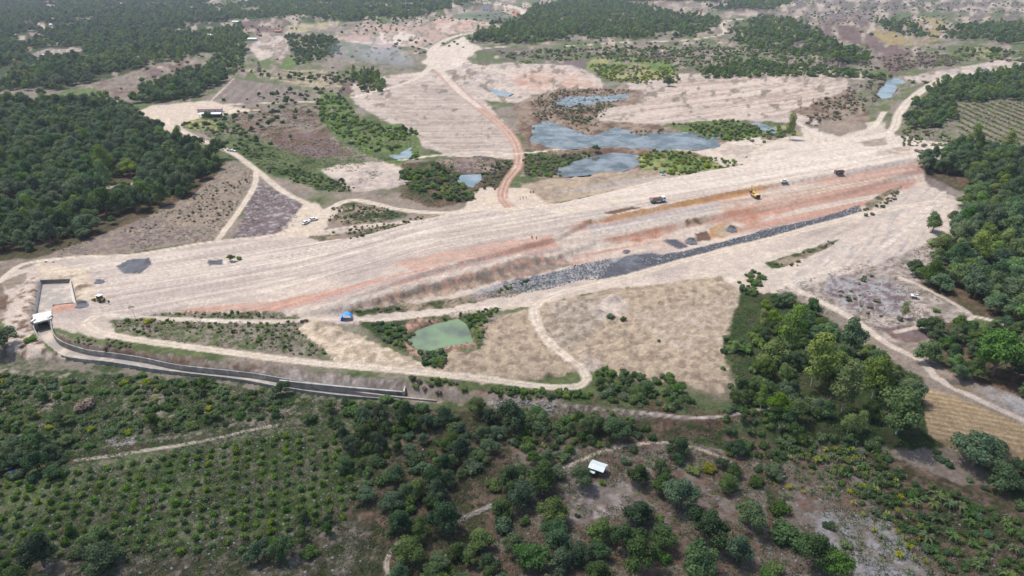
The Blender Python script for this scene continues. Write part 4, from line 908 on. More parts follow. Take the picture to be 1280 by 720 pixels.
scatter([(110,445),(240,452),(345,462),(345,468),(240,460),(110,450)], {'bush_drab': 4, 'bush_mid': 2}, 3, .7, 1.3, 'verge', clump=.4)
scatter([(508,478),(590,478),(600,492),(560,496),(512,490)], {'bush_drab': 3, 'bush_mid': 2, 'bush_light': 1}, 2.8, .9, 1.7, 'verge', clump=.35)
scatter([(440,392),(540,376),(620,366),(660,352),(600,374),(500,390)], {'bush_mid': 3, 'bush_drab': 1}, 2.4, .5, 1.1, 'verge', clump=.4)
scatter([(1080,264),(1128,236),(1120,248),(1085,272)], {'bush_mid': 3, 'bush_drab': 2}, 3, .8, 1.6, 'verge', clump=.35)
scatter([(950,332),(1000,318),(1045,300),(990,335)], {'bush_mid': 2, 'bush_drab': 2}, 3.6, .6, 1.3, 'verge', clump=.42)
scatter([(1030,350),(1100,345),(1140,370),(1125,400),(1060,390)], {'bush_mid': 1, 'bush_drab': 3}, 4.5, .7, 1.6, 'verge', clump=.48)
scatter([(915,345),(950,335),(955,355),(945,372),(925,368)], {'bush_mid': 3, 'bush_dark': 1}, 2.8, 1.2, 2.2, 'stream', clump=.3)
scatter([(600,516),(760,520),(900,545),(860,556),(700,560),(600,545)], {'bush_mid': 4, 'bush_light': 2.5, 'bush_dark': 2}, 3.6, 1.0, 2.0, 'lowmid', clump=.38)
scatter([(905,545),(960,548),(970,600),(940,620),(905,600)], {'bush_mid': 3, 'dark': 1, 'mid': 1}, 4.2, 1.5, 2.8, 'clearing', clump=.34)
for q in ([(390,292),(560,268),(575,270),(450,298)], [(405,262),(450,254),(510,268),(470,280),(410,278)], [(410,225),(440,236),(420,240),(400,236)]):
    scatter(q, {'bush_mid': 2, 'bush_drab': 3}, 2.8, .5, 1.2, 'verge', clump=.38)
scatter([(-60,140),(0,140)]+[(60,330),(100,303),(190,272),(280,215),(312,225),(290,270),(150,312)], {'bush_drab': 4, 'bush_light': 1}, 4.5, .4, 1.2, 'verge', clump=.5)
scatter([(-160,-22),(1440,-22),(1440,100),(1100,110),(1000,80),(560,60),(300,125),(-160,125)], {'bush_mid': 2, 'bush_drab': 4, 'mid': 1, 'bush_light': 5}, 26, 1.8, 4.0, 'topmid', clump=.52, cs=120)
scatter([(-160,130),(300,120),(430,110),(420,150),(300,200),(60,330),(-160,330)], {'mid': 1, 'bush_mid': 3, 'dark': 1}, 12, 1.5, 3.6, 'left', clump=.5, cs=30)
scatter([(905,425),(945,440),(950,500),(920,520),(905,480)], {'bush_mid': 3, 'mid': 1}, 2.8, 1.2, 2.4, 'stream', clump=.3)
scatter([(900,505),(1000,535),(1140,548),(1130,575),(1000,556),(900,545)], {'bush_mid': 4, 'bush_dark': 2, 'mid': 1}, 3.0, 1.2, 2.4, 'stream', clump=.3)
scatter([(664,158),(720,166),(745,172),(740,182),(700,184),(668,180)], {'bush_drab': 3, 'bare': 4, 'bush_mid': 1}, 5, .6, 1.6, 'ponds', clump=.52, cs=9)
scatter([(700,152),(745,165),(800,164),(830,160),(830,167),(790,170),(745,173)], {'bush_drab': 3, 'bare': 3, 'bush_light': 2}, 4, .6, 1.6, 'ponds', clump=.42, cs=9)
scatter([(690,212),(720,200),(740,197),(745,204),(720,214),(700,221)], {'bush_drab': 3, 'bush_light': 2}, 4, .6, 1.6, 'ponds', clump=.46, cs=9)
scatter([(70,436),(110,446),(150,453),(250,466),(350,480),(345,484),(200,464),(90,450)], {'bush_drab': 2, 'bush_mid': 3}, 2.6, .5, 1.1, 'verge', clump=.35)
scatter([(100,432),(225,448),(340,462),(345,468),(225,455),(100,438)], {'bush_drab': 3, 'bush_mid': 2}, 2.0, .5, 1.0, 'verge', clump=.35)
# orchard rows in the lower left field
O1 = [(-60,612),(95,588),(330,545),(480,530),(505,545),(465,600),(440,650),(330,690),(120,700),(-60,705)]
Ow = wpoly(O1); A_ = wpoly([(95,580),(330,540)]); dv = A_[1]-A_[0]; dv /= np.linalg.norm(dv); pv = np.array([-dv[1], dv[0]])
cen = Ow.mean(0); gg = np.random.default_rng(3)
for i in range(-40, 41):
    for j in range(-40, 41):
        p = cen+dv*i*3.3+pv*j*3.3+gg.normal(size=2)*0.28
        if gg.random() < 0.06: continue
        if sdist(Ow, p[:1], p[1:], 20)[0] > 0.3:
            u_, v_, _ = project(p[0], p[1], 0.0)
            if -20 < u_ < 1300 and v_ < 745: PLAN.append((p[0], p[1], 'sapling', 1.05+0.6*gg.random()**1.2, 'orchard'))
# saplings on the far hill rows
Hw = wpoly([(1192,132),(1300,126),(1300,205),(1240,200),(1196,165)]); hc = Hw.mean(0); hd = wpoly([(1195,140),(1290,185)]); hdv = hd[1]-hd[0]; hdv /= np.linalg.norm(hdv); hpv = np.array([-hdv[1], hdv[0]])
for i in range(-60, 61):
    for j in range(-30, 31):
        p = hc+hdv*i*1.7+hpv*(j*8.0)+gg.normal(size=2)*0.4
        if gg.random() > 0.25 and sdist(Hw, p[:1], p[1:], 20)[0] > 0.3:
            PLAN.append((p[0], p[1], ('bush_light', 'bush_drab', 'bush_yellow')[int(gg.random()*2.4)], 0.7+0.7*gg.random(), 'hillrows'))

# ------------------------------------------------------------------ single trees one can tell apart: photo px of crown centre, width, kind, label
CL = 'trees in the lower clearing'
ONE = [
 (662,552,18,'bush_mid','small rounded shrub at the top left of the clearing above the white roofed hut'),(790,562,14,'bush_mid','small round bush growing right on the sandy footpath bend'),
 (781,577,15,'bush_dark','small dark bush just below the footpath and right of the hut'),(727,598,28,'mid','tree touching the left side of the white roofed hut'),
 (741,590,13,'bush_dark','narrow dark bush against the front left corner of the white hut'),(752,604,10,'bush_light','tiny bright green bush on bare soil below the white hut'),
 (797,592,30,'mid','rounded tree right of the hut with brown bare soil beneath'),(825,582,26,'mid','light topped tree between the hut and the arched footpath'),
 (848,556,34,'mid','wide tree leaning over the middle of the sandy footpath'),(847,572,17,'dark','dark narrow tree just under the wide tree on the footpath'),
 (866,588,18,'bush_light','bright bush left of the yellow green bush in the clearing'),(886,583,22,'bush_yellow','yellow green round bush inside the footpath arch'),
 (828,606,30,'mid','smaller crown joined to the left of the big double crown in the clearing'),(848,616,44,'dark','big double crowned tree in the middle of the clearing'),
 (909,602,26,'mid','round tree at the right edge of the clearing below the path end'),(917,588,20,'mid','tree just above the round tree at the clearing edge'),
 (797,636,42,'dark','dark spreading tree with open left side in mid clearing'),(825,647,12,'bush_light','small bright shrub between two big crowns'),
 (722,645,9,'bush_dark','tiny dark upright shrub on pale litter soil'),(884,658,48,'dark','large round dark tree with a pale dead limb on its top'),
 (920,686,38,'dark','small umbrella shaped tree on bare soil right of the bottom large tree'),(872,702,52,'dark','large dark tree at the bottom edge right of centre'),
 (937,640,44,'dark','dense round tree at the right rim of the clearing'),(827,668,36,'mid','tree with patchy open crown below the spreading tree'),
 (750,660,42,'mid','broad crown left of the pale grey bare thicket'),(697,672,38,'dark','dark crown in the bottom group left of the grey thicket'),
 (665,690,44,'mid','wide crown at the bottom left of the clearing group'),(797,692,48,'mid','broad flat crown at the bottom centre of the clearing'),
 (700,697,38,'dark','lowest dark crown in the group below the hut'),(779,668,34,'dark','crown squeezed between the grey thicket and the patchy tree'),
 (690,635,40,'mid','wide crown on the left rim of the clearing'),(677,592,44,'mid','large soft crown left of the grey stony strip by the hut'),
 (652,615,38,'dark','dark crown above the pale track fragment'),(955,715,22,'bush_mid','small crown cut by the bottom edge in the clearing'),
 (826,692,26,'bush_mid','low bush between the two broad bottom crowns'),(747,712,36,'mid','crown on the bottom edge below the grey thicket'),
 (975,637,24,'bush_mid','shrub at the left rim of the banana patch'),(986,668,46,'bush_mid','wide soft olive coloured bush below the banana patch'),
 (1014,690,42,'mid','tree with a ragged crown at the bottom right of the clearing'),(1042,706,38,'mid','rounded crown right of the ragged bottom tree'),
 (1036,657,16,'bush_dark','small dark shrub standing alone on pale litter'),(1057,680,16,'bush_light','pale loose shrub on grey litter soil'),
 (1092,640,15,'bush_dark','low dark shrub in the middle of the banana rows'),(1215,558,56,'dark','big dark dense tree standing at the corner of the straw field'),
 (1252,592,46,'mid','green crown right of the big dark tree at the straw field'),(967,712,24,'bush_mid','bush on the bottom edge right of the small crown'),
 (1014,584,11,'bush_dark','tiny dark upright shrub among yellow banana plants'),(352,484,21,'mid','small round topped tree standing alone on the canal bank'),
 (1165,281,22,'mid','lone tree with thin trunk on the white sand right of the embankment'),(1128,391,15,'light','small bright green tree beside the ash grey cleared plot'),
 (1170,388,9,'bush_mid','round green bush left of the track fork on cleared ground'),(183,399,12,'yellow_t','little yellowish tree at the tip of the scrub by the works'),
 (289,322,11,'light','upright bright shrub standing in the sand beside the grey patch'),(298,323,8,'bush_light','smaller bright shrub right of the upright one in the sand'),
 (763,394,11,'bush_mid','left green shrub on the dumped soil field'),(779,399,8,'bush_dark','right dark shrub on the dumped soil field'),(823,426,5,'bush_dark','tiny shrub dot low on the dumped soil field'),
 (745,186,9,'mid','little round tree on the causeway between the ponds'),(987,166,20,'light','round bright tree at the right end of the pond green'),
 (836,102,14,'mid','dark green round bush at the tip of the yellow grass'),(428,225,9,'dark','upright dark tree at the front of the pale sand patch'),(414,228,7,'bush_dark','smaller dark shrub left of the upright tree by the sand patch'),
 (1014,434,62,'light','tall bright green tree with a broad feathery crown in the stream wood'),(1052,468,58,'light','tall pale feathery tree below the bright one in the stream wood'),
 (1120,494,60,'light','tall open crowned tree with white trunk leaning over the straw field'),(1090,458,50,'light','green tree between the feathery trees and the dirt track'),
 (985,410,46,'light','bright green crown at the upper left of the stream wood'),(962,440,40,'mid','green crown at the left side of the stream wood facing the dumped soil'),(1062,424,36,'dark','dark tree right beside the upper dirt track'),(1160,440,34,'dark','dark tree where the dirt track ends at the wood'),
 (1240,448,52,'mid','large rounded tree in the lower right wood'),(1275,432,30,'light','bright tree near the right frame edge by the track'),(1240,372,20,'light','bright yellow green tree at the forest edge by the fork'),
 (558,648,44,'dark','large round dark tree left of the stony track fragment'),(512,682,42,'mid','round tree just above the small sandy bend at the bottom'),(600,668,36,'mid','tree right of the large round dark one above the bottom edge'),
 (110,506,26,'bush_drab','grey green dusty bush within the lush thicket at left'),(130,690,46,'dark','round tree in the lower left corner of the orchard'),(55,690,44,'dark','dark crown at the lower left frame corner'),
 (5,420,34,'dark','grey green tree cut by the left frame edge'),(39,424,14,'bush_light','bright green bush beside the canal mouth'),(865,570,0,'',''),
 (640,520,38,'dark','dark upright tree rising right of the thicket below the road bend'),(770,535,32,'dark','dark tree below the lower track'),(596,508,24,'mid','bushy tree at the end of the canal floor'),
 (462,504,17,'bush_mid','leftmost of the three bushes before the canal end wall'),(481,500,20,'bush_mid','middle of the three bushes before the canal end wall'),(500,505,20,'bush_mid','rightmost of the three bushes before the canal end wall'),
]
SINGLES = []
for u_, v_, wd, kd, lb_ in ONE:
    if wd == 0: continue
    tall = kd in ('light',) and wd > 24
    vb = v_+wd*(0.16 if kd.startswith('bush') else 0.8 if tall else 0.42)
    X0, Y0, Z0 = Wp(u_, vb); _, _, zc = project(X0, Y0, Z0); rad = wd/2*float(zc)/F
    if kd == 'yellow_t': kd = 'bush_yellow'
    SINGLES.append((X0, Y0, kd, rad/(0.98 if not kd.startswith('bush') else 0.85), lb_))
sx = np.array([[a[0], a[1], a[3]] for a in SINGLES])
keep = []
for p in PLAN:
    d2 = np.hypot(sx[:, 0]-p[0], sx[:, 1]-p[1])
    if (d2 < 0.75*sx[:, 2]+0.5*p[3]).any(): continue
    keep.append(p)
PLAN = keep
# never plant on roads or in water
px = np.array([p[0] for p in PLAN]); py = np.array([p[1] for p in PLAN])
uu, vv, _ = project(px, py, np.zeros(px.size))
fi = np.clip(np.searchsorted(vs, vv), 0, nr-1); fj = np.clip(np.searchsorted(us, uu), 0, nc-1)
L2 = lab.reshape(nr, nc)[fi, fj]; bad = (L2 == 1)
for k_, (P_, z_) in PW.items():
    if k_ in ('green', 'puddle', 'blue', 'swirl', 'small'): bad |= sdist(P_, px, py, 5) > 0.3
bad |= sdist(CHAN, px, py, 3) > -0.6
PLAN = [p for p, q in zip(PLAN, bad) if not q]
px = np.array([p[0] for p in PLAN]); py = np.array([p[1] for p in PLAN]); pz = hgt(px, py); _, _, pzc = project(px, py, pz)
up_, vp_, _ = project(px, py, pz)
sz = np.array([p[3] for p in PLAN]); app = sz/pzc*F; inside = (up_ > -12) & (up_ < 1292) & (vp_ > 0) & (vp_ < 735)
app = np.where(inside, app, 0)
KIND = {'dark': 'tree', 'mid': 'tree', 'light': 'tree', 'sapling': 'sapling', 'banana': 'banana', 'palm': 'banana'}
fam = np.array([KIND.get(p[2], 'bush') for p in PLAN])
indiv = np.zeros(len(PLAN), bool)
NS = {'tree': sum(not s_[2].startswith('bush') for s_ in SINGLES), 'bush': sum(s_[2].startswith('bush') for s_ in SINGLES), 'sapling': 0, 'banana': 0}
for f_ in ('tree', 'bush', 'sapling', 'banana'):
    ids = np.where((fam == f_) & (app > 0))[0]; ids = ids[np.argsort(-app[ids])][:300-NS[f_]]; indiv[ids] = True
ZT = {'left': 'the dense forest left of the dirt road', 'upleft': 'the far forest at upper left', 'topmid': 'the woodland along the top of the view', 'topcentre': 'the wood beyond the ponds', 'topright': 'the woods at upper right',
      'hill': 'the wooded hillside above the row orchard', 'right': 'the dense forest at the right edge', 'rightlow': 'the wood by the straw field track', 'stream': 'the stream wood right of the dumped soil', 'lowmid': 'the thicket between canal and clearing',
      'lowleft': 'the thicket below the canal at left', 'bottomleft': 'the tree belt under the orchard rows', 'clearing': 'the brown clearing near the hut', 'rightstrip': 'the green strip beside the straw field', 'bananas': 'the banana patch at lower right',
      'hedge': 'the hedge below the lower sand road', 'greenpond': 'the bank of the green pond', 'midgreen': 'the hollow behind the embankment', 'ponds': 'the swampy edge of the blue ponds', 'verge': 'the weedy verge of the works', 'orchard': 'the planted rows of the lower left field', 'hillrows': 'the hillside rows at right'}
KT = {'dark': 'dark green tree in ', 'mid': 'mid green tree in ', 'light': 'pale green tree in ', 'bush_mid': 'leafy green bush in ', 'bush_dark': 'dark green bush in ', 'bush_light': 'bright green bush in ', 'bush_yellow': 'yellow green bush in ',
      'bush_drab': 'dry brownish bush in ', 'bare': 'leafless grey bush in ', 'sapling': 'leafy sapling in ', 'banana': 'yellow green banana plant in ', 'palm': 'green banana plant in '}
NM = {'tree': 'broadleaf_tree', 'bush': 'bush', 'sapling': 'orchard_sapling', 'banana': 'banana_plant'}
CT = {'tree': 'tree', 'bush': 'bush', 'sapling': 'sapling', 'banana': 'banana plant'}
PR = random.Random(4)
def plant(X0, Y0, Z0, kd, s_, label, group=None):
    f_ = KIND.get(kd, 'bush'); cr, tk = PR.choice(TPL[kd]); rz = PR.random()*6.28
    if f_ == 'tree':
        t_ = thing('broadleaf_tree', label, 'tree', (X0, Y0, Z0), rz, group); t_.scale = (s_, s_*PR.uniform(.9, 1.1), s_*PR.uniform(.85, 1.4))
        a = link(bpy.data.objects.new('trunk', tk)); a.parent = t_; b_ = link(bpy.data.objects.new('crown', cr)); b_.parent = t_
    else:
        o = link(bpy.data.objects.new(NM[f_], cr)); o.location = (X0, Y0, Z0-0.05); o.rotation_euler = (0, 0, rz); o.scale = (s_, s_*PR.uniform(.85, 1.15), s_*PR.uniform(.8, 1.15)); tag(o, label, CT[f_], group)
for X0, Y0, kd, s_, lb_ in SINGLES: plant(X0, Y0, float(hgt(np.array([X0]), np.array([Y0]))[0]), kd, s_, lb_)
zk = {}
for i in np.where(indiv)[0]: zk.setdefault(PLAN[i][4], []).append(i)
POSN = {}
for z_, ids in zk.items():
    ids = np.array(ids); qu = up_[ids].argsort().argsort()/max(1, len(ids)-1); qv = vp_[ids].argsort().argsort()/max(1, len(ids)-1); qs = sz[ids].argsort().argsort()/max(1, len(ids)-1)
    for i, a, b_, c in zip(ids, qu, qv, qs): POSN[i] = ('large ' if c > .66 else 'small ' if c < .33 else 'medium ', ('far' if b_ < .33 else 'near' if b_ > .66 else 'mid')+' '+('left' if a < .25 else 'centre left' if a < .5 else 'centre right' if a < .75 else 'right')+', ')
for i in np.where(indiv)[0]:
    p = PLAN[i]; plant(float(p[0]), float(p[1]), float(pz[i]), p[2], float(p[3]), POSN[i][0]+KT[p[2]].replace('small ', '').replace(' in ', ', ')+POSN[i][1]+ZT[p[4]], (CT[KIND.get(p[2], 'bush')].replace('bush', 'bushe')+'s in '+ZT[p[4]]))

# ------------------------------------------------------------------ stuff: one object whose points carry instances of the same meshes
def stuff(name, label, cat, X_, Y_, Z_, kinds, sizes):
    src = sorted(set(kinds)); coll = bpy.data.collections.new('plants_of_'+name); base = {}; cnt = 0
    for kd in src:
        lst = TPL[kd]; base[kd] = (cnt, len(lst))
        for cr, tk in lst:
            o = bpy.data.objects.new('%04d_%s' % (cnt, kd), cr); coll.objects.link(o); cnt += 1
    g_ = np.random.default_rng(len(X_)); N = len(X_)
    idx = np.array([base[k_][0]+int(g_.random()*base[k_][1]) for k_ in kinds], np.int32)
    me = bpy.data.meshes.new(name); me.vertices.add(N); me.vertices.foreach_set('co', np.stack([X_, Y_, Z_], 1).ravel())
    a = me.attributes.new('pick', 'INT', 'POINT'); a.data.foreach_set('value', idx)
    a = me.attributes.new('turn', 'FLOAT_VECTOR', 'POINT'); rot = np.zeros((N, 3)); rot[:, 2] = g_.random(N)*6.28; rot[:, :2] = g_.normal(size=(N, 2))*0.08; a.data.foreach_set('vector', rot.ravel())
    a = me.attributes.new('size', 'FLOAT_VECTOR', 'POINT'); sc = np.stack([sizes, sizes*(0.85+.3*g_.random(N)), sizes*(0.8+.55*g_.random(N))], 1); a.data.foreach_set('vector', sc.ravel())
    me.update(); o = link(bpy.data.objects.new(name, me)); o['kind'] = 'stuff'; o['label'] = label; o['category'] = cat
    ng = bpy.data.node_groups.new('scatter_'+name, 'GeometryNodeTree'); ng.interface.new_socket('Geometry', in_out='INPUT', socket_type='NodeSocketGeometry'); ng.interface.new_socket('Geometry', in_out='OUTPUT', socket_type='NodeSocketGeometry')
    N_ = ng.nodes; gi = N_.new('NodeGroupInput'); go = N_.new('NodeGroupOutput'); ip = N_.new('GeometryNodeInstanceOnPoints'); ci = N_.new('GeometryNodeCollectionInfo')
    ci.inputs['Collection'].default_value = coll; ci.inputs['Separate Children'].default_value = True; ci.inputs['Reset Children'].default_value = True
    ip.inputs['Pick Instance'].default_value = True
    def na(nm, ty):
        q = N_.new('GeometryNodeInputNamedAttribute'); q.data_type = ty; q.inputs['Name'].default_value = nm; return next(s_ for s_ in q.outputs if s_.enabled and s_.name == 'Attribute')
    ng.links.new(gi.outputs[0], ip.inputs['Points']); ng.links.new(ci.outputs[0], ip.inputs['Instance'])
    ng.links.new(na('pick', 'INT'), ip.inputs['Instance Index']); ng.links.new(na('turn', 'FLOAT_VECTOR'), ip.inputs['Rotation']); ng.links.new(na('size', 'FLOAT_VECTOR'), ip.inputs['Scale'])
    ng.links.new(ip.outputs[0], go.inputs[0]); o.modifiers.new('scatter', 'NODES').node_group = ng
    return o
rest = ~indiv
for f_, nm, lb_, ct in (('tree', 'distant_woodland', 'far off woodland of dark and green tree crowns', 'woodland'), ('bush', 'scrub_growth', 'low green and dry scrub spread over the far land', 'scrub'),
                        ('sapling', 'sapling_rows', 'planted rows of small leafy saplings', 'saplings'), ('banana', 'banana_growth', 'mass of small banana plants at lower right', 'banana plants')):
    ids = np.where(rest & (fam == f_))[0]
    if len(ids): stuff(nm, lb_, ct, px[ids], py[ids], pz[ids], [PLAN[i][2] for i in ids], sz[ids])
print('plan', len(PLAN), 'indiv', indiv.sum(), {f_: int((fam == f_).sum()) for f_ in NM})
# ground cover tufts and small weeds
def cover(name, label, specs, cat='ground cover'):
    XX = []; YY = []; KK = []; SS = []
    for (P, kinds, spacing, s0, s1, clump, cs) in specs:
        n0 = len(PLAN); scatter(P, kinds, spacing, s0, s1, 'x', clump=clump, cs=cs, rag=2)
        for p in PLAN[n0:]: XX.append(p[0]); YY.append(p[1]); KK.append(p[2]); SS.append(p[3])
        del PLAN[n0:]
    XX = np.array(XX); YY = np.array(YY); SS = np.array(SS); zz = hgt(XX, YY); uu, vv, _ = project(XX, YY, zz)
    fi = np.clip(np.searchsorted(vs, vv), 0, nr-1); fj = np.clip(np.searchsorted(us, uu), 0, nc-1)
    k_ = (lab.reshape(nr, nc)[fi, fj] != 1) & (sdist(CHAN, XX, YY, 3) < -0.5)
    for P_, z_ in PW.values(): k_ &= sdist(P_, XX, YY, 3) < 0.5
    stuff(name, label, cat, XX[k_], YY[k_], zz[k_], [q for q, g_ in zip(KK, k_) if g_], SS[k_]); print(name, k_.sum())
GC = {'tuft_mid': 3, 'tuft_drab': 2, 'tuft_dark': 2, 'tuft_light': .7}
cover('weeds', 'low weeds and grass tufts over the near ground', [
 ([(-140,470),(200,472),(500,512),(760,522),(900,545),(1060,560),(1160,600),(1400,700),(1400,800),(-160,800)], {'tuft_mid': 3, 'tuft_drab': 3, 'tuft_dark': 3, 'tuft_light': .7}, 1.0, .3, .9, .38, 5),
 ([(-140,470),(200,470),(360,490),(420,520),(320,532),(90,575),(-140,610)], {'tuft_mid': 3, 'tuft_dark': 2, 'tuft_light': 1}, 1.0, .4, .9, .36, 7),
 (O1, {'tuft_mid': 4, 'tuft_light': 1.5, 'tuft_drab': 3}, 0.9, .25, .55, .42, 6),
 ([(905,430),(930,365),(1010,385),(1090,445),(1150,470),(1160,555),(1080,560),(940,530)], {'tuft_mid': 3, 'tuft_dark': 2}, 1.2, .5, 1.0, .3, 7),
 ([(135,402),(200,392),(330,390),(385,398),(372,412),(415,446),(330,440),(200,428)], {'tuft_mid': 2, 'tuft_drab': 3, 'tuft_dark': 1}, 1.3, .35, .8, .36, 7),
 ([(430,390),(520,380),(690,352),(640,370),(500,392)], {'tuft_mid': 2, 'tuft_drab': 2}, 1.3, .35, .8, .42, 7),
 ([(450,400),(540,395),(620,382),(605,435),(560,442),(520,445),(480,430)], {'tuft_mid': 2, 'tuft_drab': 2}, 1.3, .35, .8, .4, 7),
 ([(600,486),(760,490),(900,510),(1000,520),(900,545),(760,524),(600,505)], GC, 1.1, .35, .9, .36, 7),
 ([(940,375),(1000,350),(1100,322),(1190,300),(1150,345),(1215,395),(1150,430),(1060,400)], {'tuft_drab': 4, 'tuft_mid': 1}, 1.9, .3, .8, .48, 8)])
cover('rough_grass', 'rough grass and low bushes over the middle ground', [
 ([(225,155),(400,130),(420,150),(530,170),(505,205),(440,240),(400,240),(330,210),(280,180)], {'tuft_mid': 3, 'tuft_drab': 2}, 3.0, .5, 1.3, .42, 20),
 ([(500,205),(600,195),(640,200),(636,232),(600,250),(540,260),(500,245)], {'tuft_mid': 2, 'tuft_drab': 3}, 2.4, .5, 1.2, .38, 14),
 ([(60,325),(100,300),(190,268),(285,207),(316,215),(318,232),(300,260),(272,298),(170,315)], {'tuft_drab': 5, 'tuft_mid': 1}, 2.3, .35, .8, .42, 12),
 ([(290,300),(322,228),(350,235),(380,255),(370,280),(340,297)], {'tuft_drab': 4, 'tuft_dark': 1}, 2.2, .3, .8, .42, 12),
 ([(655,185),(740,190),(690,222),(655,222)], {'tuft_mid': 2, 'tuft_drab': 2}, 2.2, .4, 1.0, .4, 12),
 ([(795,196),(850,190),(935,208),(860,222)], {'tuft_light': 3, 'tuft_mid': 2}, 2.2, .5, 1.1, .36, 12),
 ([(830,155),(900,150),(990,165),(960,185),(900,175)], {'tuft_light': 3, 'tuft_mid': 2, 'tuft_drab': 2}, 2.6, .5, 1.1, .38, 12),
 ([(1125,135),(1165,112),(1290,90),(1290,215),(1150,180)], {'tuft_mid': 2, 'tuft_drab': 3}, 3.0, .5, 1.2, .42, 16),
 ([(385,296),(575,268),(560,274),(400,302)], {'tuft_mid': 2, 'tuft_drab': 3}, 1.6, .3, .7, .38, 7),
 ([(410,258),(500,262),(512,270),(430,282)], {'tuft_mid': 3, 'tuft_drab': 2}, 1.6, .3, .8, .36, 7)])
cover('riprap_rocks', 'band of dark broken stone along the embankment toe', [(RIP, {'rock': 4, 'rockpale': 1}, 0.85, .28, .55, 0, 5),
 ([(650,352),(700,338),(762,324),(768,330),(745,348),(720,352),(660,366),(640,362)], {'rock': 4, 'rockpale': 4}, 0.75, .22, .48, 0, 5),
 ([(575,376),(650,352),(660,364),(600,378)], {'rock': 1, 'rockpale': 4}, 1.1, .25, .5, 0, 5)], 'rocks')
cover('field_stones', 'pale stones strewn over low ground', [(O1, {'rockpale': 1}, 2.6, .18, .42, .5, 4), ([(-140,475),(500,515),(760,530),(900,560),(1200,640),(1300,760),(-160,780)], {'rockpale': 1}, 3.2, .15, .42, .52, 6), ([(990,640),(1110,640),(1200,760),(1040,760)], {'rockpale': 1}, 1.2, .12, .3, .4, 6), ([(610,500),(690,500),(700,515),(670,520),(612,512)], {'rockpale': 1}, 1.0, .25, .55, .4, 5),
 ([(130,548),(172,545),(172,558),(140,562)], {'rockpale': 1}, 1.1, .25, .5, .4, 5), ([(1040,345),(1140,350),(1135,395),(1040,380)], {'rockpale': 3, 'rock': 1}, 2.0, .2, .5, .5, 6)], 'rocks')

# ------------------------------------------------------------------ canal and spillway
def ribwall(line, top, bot, th_, mt, name, parent, close_top=True):
    """vertical wall strip following a line; top and bot are arrays of heights"""
    P = np.asarray(line); n_ = len(P); T = np.gradient(P, axis=0); T /= np.linalg.norm(T, axis=1)[:, None]; Nn = np.stack([-T[:, 1], T[:, 0]], 1)*th_/2
    vs_ = []; fs_ = []
    for i in range(n_):
        a = P[i]-Nn[i]; b_ = P[i]+Nn[i]; vs_ += [(a[0], a[1], bot[i]), (b_[0], b_[1], bot[i]), (b_[0], b_[1], top[i]), (a[0], a[1], top[i])]
    for i in range(n_-1):
        q = i*4
        for k in range(4): fs_.append((q+k, q+(k+1) % 4, q+4+(k+1) % 4, q+4+k))
    fs_ += [(3, 2, 1, 0), tuple(4*(n_-1)+k for k in range(4))]
    return mesh_obj(name, vs_, fs_, mt, parent)
nL = len(CHW_L); tL = np.linspace(0, 1, nL); nR = len(CHW_R); tR = np.linspace(0, 1, nR)
def grade(t, a, b_, c): return np.interp(t, [0, 0.3, 1], [a, b_, c])
can = thing('drainage_canal', 'curved grey concrete canal running from the spillway along the lower road', 'canal', (float(CHAN[:, 0].mean()), float(CHAN[:, 1].mean()), -4.0))
off = -np.array([can.location.x, can.location.y])
# floor
fl = []; ff = []
tt = np.linspace(0, 1, 70)
Lp = np.stack([np.interp(tt, tL, CHW_L[:, k]) for k in (0, 1)], 1); Rp = np.stack([np.interp(tt, tR, CHW_R[:, k]) for k in (0, 1)], 1)
zf = grade(tt, -3.0, -3.2, -3.5)
for i in range(70): fl += [(Lp[i, 0]+off[0], Lp[i, 1]+off[1], zf[i]+4), (Rp[i, 0]+off[0], Rp[i, 1]+off[1], zf[i]+4)]
for i in range(69): ff.append((2*i, 2*i+1, 2*i+3, 2*i+2))
mesh_obj('floor', fl, ff, M['canal_floor'], can)
ribwall(CHW_L+off, grade(tL, -0.2, -1.7, -2.0)+4, grade(tL, -4.6, -4.6, -4.8)+4, 0.35, M['canal_wall'], 'side_wall', can)
ribwall(CHW_R+off, grade(tR, 0.1, -1.2, -1.6)+4, grade(tR, -4.6, -4.6, -4.8)+4, 0.35, M['canal_wall'], 'side_wall', can)
# darker inner lining of the far wall
# retaining apron above the canal
ap = smooth_line(np.array([Wp(a, b_)[:2] for a, b_ in [(350,480),(420,488),(503,494)]]))
sp1 = thing('canal_end_wall', 'dark stained concrete wall with a pale cap closing the right end of the canal', 'wall', (float(ap[0, 0]), float(ap[0, 1]), -4.0))
o_ = -ap[0]
ribwall(ap+o_, np.full(len(ap), 2.6), np.full(len(ap), -1.0), 0.5, M['concrete_dark'], 'wall_face', sp1)
ribwall(ap+o_, np.full(len(ap), 2.85), np.full(len(ap), 2.603), 0.55, M['concrete'], 'cap', sp1)
MB().box(ap[-1, 0]+o_[0]+.3, ap[-1, 1]+o_[1]-.3, -1, ap[-1, 0]+o_[0]+.8, ap[-1, 1]+o_[1]+4.5, 3.1).obj('end_pier', M['concrete'], sp1)
lw = smooth_line(np.array([Wp(a, b_)[:2] for a, b_ in [(425,492),(480,500),(545,502)]])); o2 = -lw[0]
sp2 = thing('low_kerb_wall', 'low white concrete kerb in front of the dark canal end wall', 'wall', (float(lw[0, 0]), float(lw[0, 1]), -3.0))
ribwall(lw+o2, np.full(len(lw), 0.7), np.full(len(lw), -1.5), 0.6, M['canal_floor'], 'kerb', sp2)
